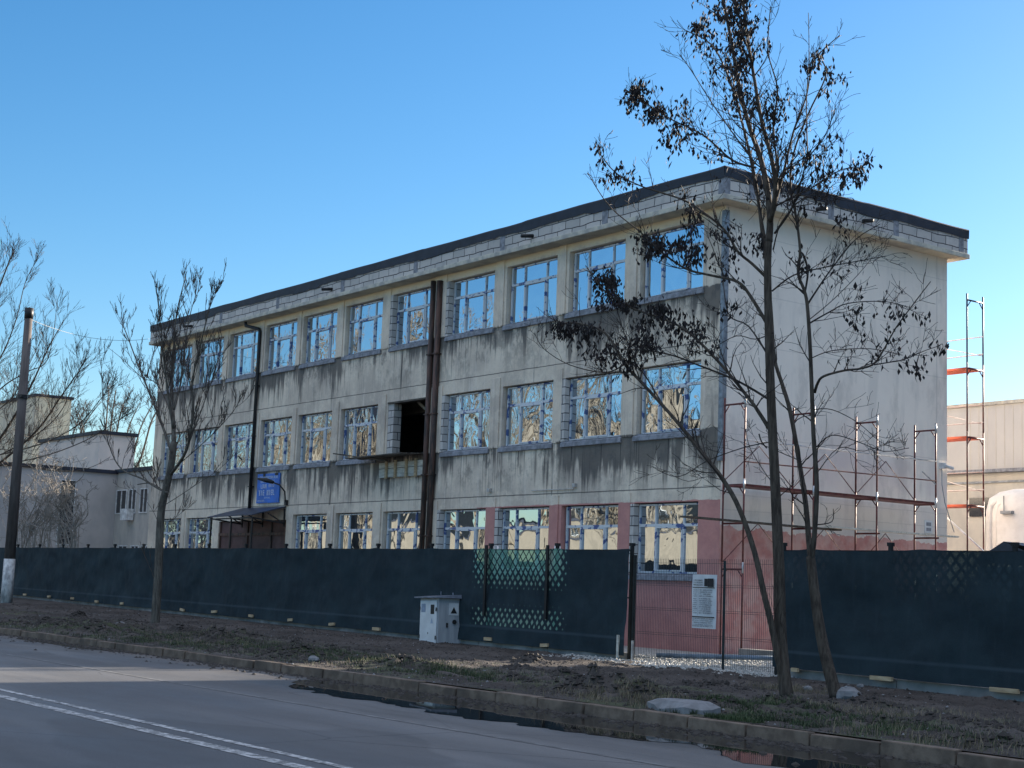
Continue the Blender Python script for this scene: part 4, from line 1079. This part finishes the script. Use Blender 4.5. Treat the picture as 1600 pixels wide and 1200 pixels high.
    def finish(s, root, bark, tw, podm=None, podname="seed_pods"):
        s.trunk.build("trunk", bark, root, smooth=True); s.tw.build("crown", tw, root)
        if podm and s.pods.v: tag(s.pods.build(podname, podm, root), kind='stuff')

# --- the tall tree by the gate, two stems from one foot
TA = Tree(5, 17.15)
def A(path, r0, r1, kids, dy=0, L=.8, depth=1, up=.3): TA.limb(TA.px(path, dy), r0*.74, r1, kids=int(kids*1.7), L=L, depth=depth, up=up)
A([(1229,1090),(1224,1050),(1219,990),(1217,900),(1215,850),(1211,760),(1206,660),(1202,560),(1200,480),(1199,420),(1201,375)], .150, .056, 3)
A([(1201,378),(1203,340),(1198,290),(1186,240),(1170,195),(1154,130),(1140,50),(1124,-30),(1118,-80)], .085, .018, 26, .5, .9)
A([(1203,345),(1212,300),(1206,250),(1190,190),(1178,120),(1168,60),(1160,-10),(1152,-70)], .065, .014, 24, -.5, .9)
A([(1200,400),(1190,350),(1183,300),(1176,260),(1159,190),(1140,125),(1112,70),(1072,48)], .05, .010, 20, .9)
A([(1212,315),(1226,262),(1240,205),(1260,150),(1272,95),(1312,55)], .035, .007, 15, .8)
A([(1206,330),(1215,270),(1208,200),(1215,140),(1200,80),(1204,10)], .03, .007, 14, -.9)
A([(1236,230),(1262,247),(1260,160),(1264,90),(1263,20)][1:], .018, .005, 5, .3, .4)
A([(1196,432),(1175,412),(1152,392),(1130,357),(1077,317),(1030,300),(1000,290),(962,270),(934,236)], .036, .008, 15, -1.2)
A([(1198,505),(1172,462),(1152,440),(1110,430),(1072,420),(1035,395),(1000,362),(952,322),(918,270)], .042, .007, 16, -.6)
A([(1181,262),(1144,250),(1100,212),(1050,187),(1015,165),(985,148)], .028, .007, 15, -1.0)
A([(1176,250),(1150,215),(1115,165),(1080,110),(1062,85)], .02, .006, 10, -.5)
A([(1203,560),(1170,510),(1138,490),(1128,420),(1118,360)], .022, .006, 9, 1.0)
A([(1202,670),(1186,645),(1172,625),(1127,570),(1077,520),(1040,500),(985,480),(945,455),(915,415)], .048, .009, 17, -.8)
A([(1203,625),(1152,595),(1090,570),(1050,555),(1010,548),(960,545)], .028, .008, 12, -1.4)
A([(1205,690),(1160,700),(1105,720),(1060,745),(1020,730)], .014, .005, 7, -.8)
A([(1206,455),(1240,430),(1287,418),(1340,408),(1385,400)], .02, .006, 10, .8)
A([(1212,322),(1245,305),(1275,290),(1315,265),(1352,262)], .022, .006, 12, -.6)
A([(1208,390),(1220,350),(1255,310),(1300,300)], .018, .005, 8, -.4)
A([(1210,365),(1240,320),(1262,250),(1287,216),(1306,169)], .026, .006, 13, .2)
A([(1208,520),(1180,530),(1150,525),(1110,545),(1070,555)], .014, .005, 7, .4)
A([(1212,760),(1195,738),(1172,700),(1165,670)], .012, .005, 4, .4, .4)
# the leaning left stem
TA.t0 = .42
A([(1226,1070),(1216,1030),(1205,975),(1194,930),(1178,860),(1155,795),(1130,750),(1095,705),(1050,650),(1000,595),(975,568),(945,520),(900,505),(868,507)], .085, .012, 20, -1.2, .8)
TA.t0 = .12
A([(975,570),(945,582),(890,570),(850,545),(835,520)], .018, .005, 8, -1.0)
A([(1040,640),(1010,590),(995,570),(985,545),(975,520),(960,470),(945,430)], .02, .006, 9, -.6)
A([(1135,752),(1115,800),(1080,770),(1040,748)][0:1]+[(1105,745),(1075,752),(1045,740)], .010, .004, 4, -.5, .5)
# cut stubs
A([(1198,700),(1190,690),(1186,678)], .016, .012, 0)
for c in ((1000,155,.35,120),(1028,190,.38,120),(1050,215,.35,80),(990,150,.25,60),(1060,175,.3,60),(1085,30,.35,80),(1110,50,.4,110),(1130,15,.4,130),(1160,20,.4,130),(1150,70,.4,120),(1165,110,.4,90),(1130,100,.4,80),(1175,60,.35,80),(1160,165,.35,50),(1150,140,.3,50),(1290,95,.28,55),(1300,125,.25,35),(1272,110,.2,25),(1215,160,.3,60),(1210,195,.3,50),(1290,240,.35,50),(1265,225,.3,30),(1300,275,.35,60),(1345,262,.22,60),(1325,270,.2,30),(1090,215,.35,40),(960,265,.28,50),(938,238,.18,30),(985,285,.25,30),
          (1040,365,.38,150),(1065,350,.35,100),(1010,375,.3,90),(1080,385,.3,60),(1100,400,.3,40),(1130,370,.3,40),(1180,380,.3,40),(945,425,.28,110),(960,450,.28,110),(985,465,.28,80),(940,460,.25,60),(1015,490,.38,130),(1050,495,.38,130),(1080,510,.35,90),(1025,520,.35,80),(890,515,.28,100),(920,530,.3,110),(950,548,.3,100),(975,570,.28,70),(1000,545,.3,60),(870,510,.15,40),(1100,545,.3,25),(1130,470,.3,25),(1150,420,.3,25),(1245,250,.3,25),(1225,290,.3,20),(1180,300,.35,25),(1120,250,.35,25),(1075,300,.3,25)):
    TA.cluster(*c)
ra = empty("bare_tree", at(1228, 1088, 17.15), 'tall dark bare tree with clusters of seed pods leaning beside the gate', 'tree')
TA.finish(ra, M['bark'], M['twig'], M['pod'])
TB = Tree(9, 17.7)
def B(path, r0, r1, kids, dy=0, L=.75, depth=1, up=.2): TB.limb(TB.px(path, dy), r0*.74, r1, kids=int(kids*1.15), L=L, depth=depth, up=up)
B([(1306,1090),(1297,1055),(1286,1010),(1277,960),(1270,905),(1266,870)], .14, .072, 0)
B([(1268,885),(1264,850),(1259,790),(1250,730),(1235,645),(1222,600),(1210,560),(1206,500),(1202,450),(1192,380),(1182,300),(1165,215),(1150,150)], .068, .014, 18, 1.0)
B([(1267,880),(1272,840),(1276,760),(1271,680),(1268,600),(1265,530),(1261,475),(1256,452),(1247,427),(1250,390),(1243,334),(1235,293),(1240,240),(1262,180),(1290,120),(1285,95)], .060, .010, 24, -.4)
B([(1258,455),(1262,425),(1256,400),(1248,392)], .022, .02, 0)
B([(1273,613),(1278,598),(1287,588),(1319,579),(1345,576),(1366,568),(1381,546),(1400,512),(1428,474),(1454,440)], .034, .006, 13, -.8)
B([(1366,570),(1390,566),(1412,562),(1445,548),(1469,540)], .014, .005, 8, .2, .5)
B([(1262,475),(1285,440),(1303,415),(1337,374),(1375,350)], .024, .006, 12, .8)
B([(1265,505),(1295,488),(1325,474),(1381,471),(1420,480)], .02, .005, 12, .9)
B([(1267,560),(1300,548),(1360,545),(1410,555)], .013, .005, 8, -.9)
B([(1270,640),(1300,640),(1340,660),(1375,690),(1400,700)], .012, .004, 7, 1.0)
B([(1276,740),(1310,700),(1350,705),(1390,690)], .012, .004, 6, .8)
B([(1274,700),(1300,680),(1340,690),(1380,705),(1420,700)], .014, .005, 7, -.7)
B([(1264,500),(1300,470),(1340,430),(1365,400)], .012, .004, 6, .4)
B([(1250,720),(1215,705),(1180,690)], .012, .005, 3, -.6)
B([(1276,820),(1300,815),(1302,795)], .014, .006, 3, .1, .5)
for c in ((1330,440,.3,12),(1338,475,.25,14),(1300,345,.3,14),(1285,420,.3,14),(1395,478,.2,10),(1400,490,.15,12),(1440,490,.15,10),(1465,545,.2,18),(1445,580,.15,12),(1425,570,.15,8),(1385,540,.3,12),(1350,500,.3,12),(1260,400,.3,18),(1290,300,.3,14),(1320,330,.3,12),(1400,510,.2,8),(1340,395,.3,12),(1320,560,.3,8)):
    TB.cluster(*c, stems=2)
rb = empty("bare_tree", at(1304, 1088, 17.7), 'slimmer bare tree whose trunk leans left in front of the right hand net', 'tree')
TB.finish(rb, M['bark'], M['twig'], M['pod'])
# --- grey tree on the left verge
TC = Tree(17, 18.0); TC.rmin = .0068; TC.amin, TC.amax = .22, .65; TC.jit = .07; TC.tap = .62
def Cc(path, r0, r1, kids, dy=0, L=1.1, depth=2, up=.45): TC.limb(TC.px(path, dy), r0*.66, r1*.7, kids=int(kids*2.9), L=L, depth=depth, up=up)
Cc([(242,982),(246,920),(249,860),(252,800),(260,762),(268,725),(272,690)], .20, .135, 2)
Cc([(272,695),(270,640),(268,590),(272,540),(276,490),(290,432)], .11, .015, 9, .8)
Cc([(271,670),(262,610),(256,560),(250,500),(243,440)], .07, .012, 8, -1)
Cc([(269,710),(250,655),(232,610),(212,560),(195,515),(188,505)], .07, .012, 8, .8)
Cc([(262,770),(245,762),(222,748),(190,733),(172,700),(162,650),(158,560)], .06, .010, 7, -.8)
Cc([(252,765),(235,755),(215,757)], .04, .02, 1, .2, .5)
Cc([(268,740),(292,702),(302,640),(300,600),(312,545),(330,470),(337,455)], .075, .012, 9, -.8)
Cc([(296,690),(315,640),(332,590),(346,540)], .035, .010, 6, .9)
Cc([(280,725),(320,690),(350,660),(372,632)], .025, .008, 4, -1)
Cc([(256,790),(280,775),(310,755),(340,735),(365,712)], .018, .007, 4, -.6, .7, 1)
Cc([(250,830),(240,800),(215,770),(180,760)], .015, .006, 3, .4, .6, 1)
Cc([(250,840),(262,820),(285,800),(300,790)], .013, .006, 3, .4, .6, 1)
Cc([(270,650),(245,600),(222,590),(190,560),(165,540)], .03, .008, 6, 1.6)
Cc([(272,640),(284,590),(290,530),(300,480),(310,455)], .05, .010, 8, 1.4)
rc = empty("bare_tree", at(242, 980, 18.0), 'bare grey tree on the left verge before the long net', 'tree')
TC.finish(rc, M['bark2'], M['twig2'])
# --- big crown entering from the left
TD = Tree(23, 23.6); TD.rmin = .0065; TD.amin, TD.amax = .3, .8; TD.jit = .07; TD.tap = .6
def Dd(path, r0, r1, kids, dy=0, L=1.9, depth=2, up=.3): TD.limb(TD.px(path, dy), r0*.7, r1*.8, kids=int(kids*3.6), L=L, depth=depth, up=up)
Dd([(-50,960),(-48,880),(-45,800),(-40,740)], .35, .26, 0)
Dd([(-40,745),(-10,700),(20,655),(50,600),(75,545),(100,500)], .14, .02, 9, 1)
Dd([(-38,750),(10,715),(60,670),(95,620),(120,585),(135,560)], .10, .015, 9, -1)
Dd([(-40,740),(-50,650),(-35,560),(-12,480),(10,420),(20,395)], .18, .02, 9, 0)
Dd([(-35,600),(0,560),(25,500),(40,440),(62,400)], .07, .012, 8, 1.2)
Dd([(-20,725),(35,728),(70,734),(110,737),(145,729),(172,714)], .05, .010, 4, 1.2, .9, 1)
Dd([(-20,700),(30,705),(60,712),(90,716)], .03, .010, 4, 1.2, .8, 1)
Dd([(-35,640),(10,600),(45,580),(75,560),(90,470)], .06, .012, 8, -1.2)
Dd([(-30,540),(-5,470),(-2,400)], .05, .012, 5, .6)
Dd([(-20,720),(40,690),(90,650),(115,600),(128,570)], .05, .012, 8, .6, 1.8)
Dd([(-20,715),(60,695),(120,665),(160,620),(185,590)], .05, .012, 8, -.6, 1.8)
Dd([(-20,730),(60,715),(130,690),(180,660),(212,640)], .045, .012, 7, -1.4, 1.6)
Dd([(-30,660),(20,620),(50,560),(70,520)], .05, .012, 6, 1.8, 1.8)
rd = empty("bare_tree", at(-50, 960, 23.6), 'large spreading bare tree behind the pole at the left edge', 'tree')
TD.finish(rd, M['bark'], M['twig2'])
# --- pale twisted bush behind the fence
TE = Tree(29, 23.3); TE.rmin = .009
for k in range(46):
    rn = TE.rnd; x = rn.uniform(20, 125); P = [(x, 880), (x+rn.uniform(-14,14), 830)]
    y = 830
    while y > rn.uniform(690, 790):
        y -= rn.uniform(14, 30); P.append((P[-1][0]+rn.uniform(-22, 22), y))
    TE.limb(TE.px(P, rn.uniform(-.8,.8)), .026, .010, kids=16, L=.65, up=.0, depth=1)
re_ = empty("pale_bush", at(75, 880, 23.3), 'tangle of pale twisting branches rising behind the net beside the pole', 'bush')
TE.finish(re_, M['paletwig'], M['paletwig'])
# --- generic bare trees (far left, and the avenue across the street that the windows mirror)
def free_tree(seed, base, H, mat_t, mat_w, label, group=None, spread=.38, dens=1.0, name="bare_tree", rmin=.032):
    T = Tree(seed, 0); T.rmin = rmin; rn = T.rnd; base = Vector(base)
    top = base+Vector((rn.gauss(0,.4), rn.gauss(0,.4), H*.45)); r0 = H*.017
    T.limb([base, base.lerp(top,.5)+Vector((rn.gauss(0,.15),0,0)), top], r0, r0*.7, kids=0)
    n = int(7*dens)
    for k in range(n):
        a = 6.28*k/n+rn.uniform(-.4,.4); s_ = base.lerp(top, rn.uniform(.55, 1)); h = rn.uniform(.45, .62)*H; w_ = spread*H*rn.uniform(.35, 1)
        e = Vector((s_.x+math.cos(a)*w_, s_.y+math.sin(a)*w_, s_.z+h)); e.z = min(e.z, base.z+H)
        m1 = s_.lerp(e, .35)+Vector((math.cos(a)*w_*.15, math.sin(a)*w_*.15, -.02*H))
        T.limb([s_, m1, s_.lerp(e,.7)+Vector((0,0,.02*H)), e], r0*.5, .03, kids=int(11*dens), L=H*.16, up=.35, depth=2)
    r_ = empty(name, base, label, 'tree', group)
    T.finish(r_, mat_t, mat_w); return r_
def fatten(root, k): pass
for sd_, x_, yt, lb in ((40, 165, 566, 'small far bare tree rising over the low roofs between pole and school'), (44, 60, 590, 'far bare tree just right of the concrete pole'), (46, 5, 560, 'far bare tree left of the concrete pole')):
    pp = at(x_, 700, 49); pt_ = at(x_, yt, 49)
    free_tree(sd_, (pp.x, 49, .3), pt_.z*.93, M['bark2'], M['twig2'], lb, 'bare trees beyond the far roofs', spread=.36, dens=1.5, rmin=.016)
avenue = free_tree(41, (-84, -19, .1), 17.5, M['goldtwig'], M['goldtwig'], 'sunlit bare street tree across the road seen only mirrored in the windows', 'street trees across the road', dens=1.25, name="street_tree")
av2 = free_tree(43, (-94, -19, .1), 20, M['goldtwig'], M['goldtwig'], 'sunlit bare street tree across the road seen only mirrored in the windows', 'street trees across the road', dens=1.25, name="street_tree")
rnd = random.Random(50); k = 0
for x in range(-104, -182, -9):
    o = copy_tree(avenue if k % 2 else av2); k += 1
    o.location = (x+rnd.uniform(-1.5,1.5), -19+rnd.uniform(-3,3), .1); o.rotation_euler.z = rnd.uniform(0, 6.28); s_ = rnd.uniform(.85, 1.12)*(1.3 if x > -132 else 1); o.scale = (s_,)*3

# ------------------------------------------------------------------ neighbouring buildings
def block(name, label, x0, x1, y0, y1, h, mat, roofm, wins=(), side='front', z0=0, wm=None):
    r_ = empty(name, ((x0+x1)/2, y0, 0), label, 'building')
    b = MB(); b.box(x0, x1, y0, y1, z0, h); wl = b.build("wall", mat, r_)
    b = MB(); b.box(x0-.12, x1+.12, y0-.12, y1+.12, h+.003, h+.18); b.build("roof", roofm, r_)
    for (f, a, c, d, e) in wins:
        b = MB(); g = MB(); t = .05
        if f == 'y0' or f == 'y1':
            y = y0 if f == 'y0' else y1; s_ = -1 if f == 'y0' else 1
            ya, yb_ = sorted((y+s_*.002, y+s_*.05)); yc = y+s_*.012
            b.box(a, c, ya, yb_, d, d+t); b.box(a, c, ya, yb_, e-t, e); b.box(a, a+t, ya, yb_, d+t, e-t); b.box(c-t, c, ya, yb_, d+t, e-t); b.box((a+c)/2-t/2, (a+c)/2+t/2, ya, yb_, d+t, e-t)
            g.quad((a+t, yc, d+t), (c-t, yc, d+t), (c-t, yc, e-t), (a+t, yc, e-t))
        else:
            x = x1; xa_, xb_ = x+.002, x+.05
            b.box(xa_, xb_, a, c, d, d+t); b.box(xa_, xb_, a, c, e-t, e); b.box(xa_, xb_, a, a+t, d+t, e-t); b.box(xa_, xb_, c-t, c, d+t, e-t)
            g.quad((x+.012, a+t, d+t), (x+.012, c-t, d+t), (x+.012, c-t, e-t), (x+.012, a+t, e-t))
        wf = b.build("window", M['wframe'], r_); g.build("pane", wm or M['darkglass'], wf)
    return r_
# link and wing on the left
pl_ = at(184, 737, 30); XC = pl_.x; ZL = 6.6
wn = []
for (a, c) in ((184, 200), (203, 215), (221, 233)):
    p0 = at(a, 758, 30); p1 = at(c, 758, 30); wn.append(('y0', p0.x, p1.x, 4.55, 5.75))
for (a, c) in ((176+10, 200), (206, 218), (222, 236)):
    p0 = at(a, 848, 30); p1 = at(c, 848, 30); wn.append(('y0', p0.x, p1.x, 1.3, 3.0))
lk = block("link_building", 'low grey link building with white framed windows joining the left end', XC+.01, XW-.01, 30, 38, ZL, M['link'], M['cap'], wn)
b = MB(); p = at(202, 805, 29.9); b.box(p.x-.4, p.x+.4, 29.6, 29.95, p.z-.25, p.z+.3); b.build("air_conditioner", M['wframe'], lk)
p0 = atx(90, 810, XC); p1 = atx(115, 810, XC)
block("side_wing", 'plain blue grey flat roofed wing with one dark window at the far left', XC-14, XC, 24.2, 38, ZL-.05, M['wing'], M['cap'], [('x1', p0.y, p1.y, 2.9, 6.1)])
pu = atx(212, 683, XC-4)
block("roof_storey", 'pale pinkish upper storey rising behind the left wing', XC-13, XC-4, 30.5, pu.y, pu.z, M['parapet'], M['cap'], z0=ZL+.15)
pt = atx(112, 625, -100); pt0 = atx(56, 627, -100)
block("tower_block", 'yellowish panel tower block behind the trees at far left', -114, -100, pt0.y, pt.y, pt.z, M['panel'], M['cap'], [('x1', pt0.y+1.2+k*2.2, pt0.y+2.3+k*2.2, z, z+1.2) for k in range(int((pt.y-pt0.y-2)/2.2)) for z in (pt.z-2.6, pt.z-5.4)])
# hall on the right
zh = 8.55; r_ = empty("site_hall", (-40, 45, 0), 'pale hall with a cream lower band behind the rear scaffold', 'building')
b = MB(); b.box(-60, -31.0, 45, 57, 6.32, zh); b.build("upper_wall", M['hall'], r_)
b = MB(); b.box(-60, -31.0, 45.12, 57, .1, 6.2); b.build("lower_wall", M['hallb'], r_)
b = MB(); b.box(-60, -30.9, 44.86, 57, 6.203, 6.317); b.build("canopy_strip", M['sill'], r_)
b = MB(); b.box(-60.1, -30.85, 44.9, 57.1, zh+.003, zh+.12); b.build("roof", M['slab'], r_)
b = MB(); b.box(-60, -31, 45.05, 45.117, 5.85, 5.92); b.build("pipe_run", M['zinc'], r_)
b = MB(); b.box(-34.0, -31.9, 45.06, 45.118, 4.7, 5.35); b.build("strip_window", M['darkglass'], r_)
b = MB()
for k in range(9): b.box(-33.9+k*.35, -33.87+k*.35, 44.995, 45.0-.001, 6.35, zh-.02)
b.build("cladding_joint", M['hallb'], r_)
# tank with bent pipes
tk = empty("storage_tank", (-27.9, 40, .2), 'large pale rounded tank with two bent pipes at the right edge', 'tank')
b = MB(); cx, cy = -29.55, 42.0; prof = [(.1, 1.2), (2.0, 1.2), (4.6, 1.2), (5.0, 1.1), (5.2, .8), (5.3, .4), (5.32, .02)]
n = 36
for z, rr_ in prof:
    for k in range(n): b.v.append((cx+rr_*math.cos(6.2832*k/n), cy+rr_*math.sin(6.2832*k/n), z))
for j in range(len(prof)-1):
    for k in range(n): b.face([j*n+k, j*n+(k+1)%n, (j+1)*n+(k+1)%n, (j+1)*n+k])
b.build("tank_shell", M['tank'], tk, smooth=True)
for dx in (0, .32):
    p = at(1547+dx*38, 790, 40.9); b = MB(); b.tube([(p.x+.5, 41.2, p.z+.12), (p.x+.25, 41.0, p.z+.14), (p.x+.05, 40.9, p.z), (p.x, 40.9, p.z-.35), (p.x, 40.9, .3)], .09, 10); b.build("bent_pipe", M['tank'], tk, smooth=True)
b = MB(); p = at(1570, 800, 40.8); b.box(p.x-.1, p.x+.3, 40.7, 40.85, p.z-.06, p.z+.03); b.tube([(p.x, 40.75, p.z), (p.x, 40.75, p.z+.5)], .02, 5); b.build("valve", M['zinc'], tk)
# dark gabled shed top just over the right fence
sh = empty("site_shed", (-17.5, 26, .1), 'dark gabled shed roof poking above the right hand net', 'shed')
pr = at(1568, 846, 26); b = MB(); x0 = pr.x-.75; x1 = pr.x+3.0; zc = pr.z
b.box(x0+.1, x1-.1, 26.05, 28, .1, zc-.5); b.build("shed_wall", M['wing'], sh)
b = MB(); b.poly([(x0, 26, zc-.42), (pr.x+1.1, 26, zc-.42), (pr.x, 26, zc)]); b.quad((x0,26,zc-.42),(pr.x,26,zc),(pr.x,28.2,zc),(x0,28.2,zc-.42)); b.quad((pr.x,26,zc),(x1,26,zc-.55),(x1,28.2,zc-.55),(pr.x,28.2,zc)); b.build("shed_roof", M['tarpaper'], sh)
# large block right of the picture that keeps the street in shade
wb = [('y0', x, x+1.5, z, z+1.5) for x in range(-22, 60, 6) for z in (2.2, 5.4, 8.6, 11.8)]
block("apartment_block", 'long four storey block standing right of the yard', -24.5, 62, 45, 57, 15.5, M['farblock'], M['cap'], wb)
# houses across the street, mirrored in the windows
k = 0
for (x0, x1, h) in ((-78, -112, 6.6), (-114, -150, 7.0), (-152, -200, 6.4)):
    wb = [('y1', x, x+1.8, 1.2, 3.0) for x in range(int(x1)+3, int(x0)-3, 6)]
    block("street_house", ['tan low house across the street nearest the camera', 'middle tan house across the street', 'farthest tan house across the street'][k], x1, x0, -38, -27, h, M['tan'], M['cap'], wb); k += 1

for (x0, x1, h, lb) in ((-128, -104, 19.5, 'tall tan apartment block across the street, the nearer one'), (-186, -158, 20.5, 'tall tan apartment block across the street, the farther one')):
    block("apartment_block", lb, x0, x1, -58, -46, h, M['tan'], M['cap'], [('y1', x, x+1.6, z, z+1.6) for x in range(x0+2, x1-2, 6) for z in (2, 5.2, 8.4, 11.6, 14.8)])
# ------------------------------------------------------------------ loose things on the verge
p = spot(1068, 1098, .26)
b = MB(); pts = []
for k in range(14):
    a = 6.2832*k/14; j_ = 1+.22*math.sin(5.3*k)*math.cos(2.1*k); pts.append((p.x+.50*math.cos(a)*j_, p.y+.36*math.sin(a)*j_))
zz = bumpy(p.x, p.y)
n = len(pts); b.v = [(x, y, zz-.1) for x, y in pts]+[(x, y, zz+.05+.03*math.sin(i*1.7)) for i, (x, y) in enumerate(pts)]+[(p.x+(x-p.x)*.7, p.y+(y-p.y)*.7, zz+.13) for x, y in pts]
for k in range(n):
    b.face([k,(k+1)%n,n+(k+1)%n,n+k]); b.face([n+k,n+(k+1)%n,2*n+(k+1)%n,2*n+k])
b.face(list(range(2*n,3*n)))
tag(b.build("broken_slab", M['stone'], smooth=False), 'flat pale slab of broken concrete lying in the grass by the kerb', 'slab')
def rock(x, y, r_, label, seed, g=None):
    p = spot(x, y, .22); b = MB(); rn = random.Random(seed)
    n, m_ = 10, 6
    for j in range(m_+1):
        th = math.pi*j/m_
        for k in range(n):
            ph = 6.2832*k/n; k_ = r_*(1+.25*fbm(math.cos(ph)*2+seed, math.sin(ph)*2, th, 2))
            b.v.append((p.x+k_*math.sin(th)*math.cos(ph)*1.2, p.y+k_*math.sin(th)*math.sin(ph), bumpy(p.x,p.y)+.3*r_+k_*.75*math.cos(th)))
    for j in range(m_):
        for k in range(n): b.face([j*n+k, j*n+(k+1)%n, (j+1)*n+(k+1)%n, (j+1)*n+k][::-1])
    return tag(b.build("stone", M['stone'], smooth=False), label, 'stone', g)
rock(1326, 1092, .17, 'squarish pale stone at the foot of the slimmer tree', 1)
rock(490, 1030, .10, 'grey lump lying in the mud left of the cabinet', 2)
rock(188, 978, .12, 'pale lump in the grass just left of the grey tree', 3)
rock(1345, 1068, .06, 'small stone beside the plinth of the right hand net', 4)
rock(1262, 1072, .08, 'rubble lump between the two tree trunks', 6)
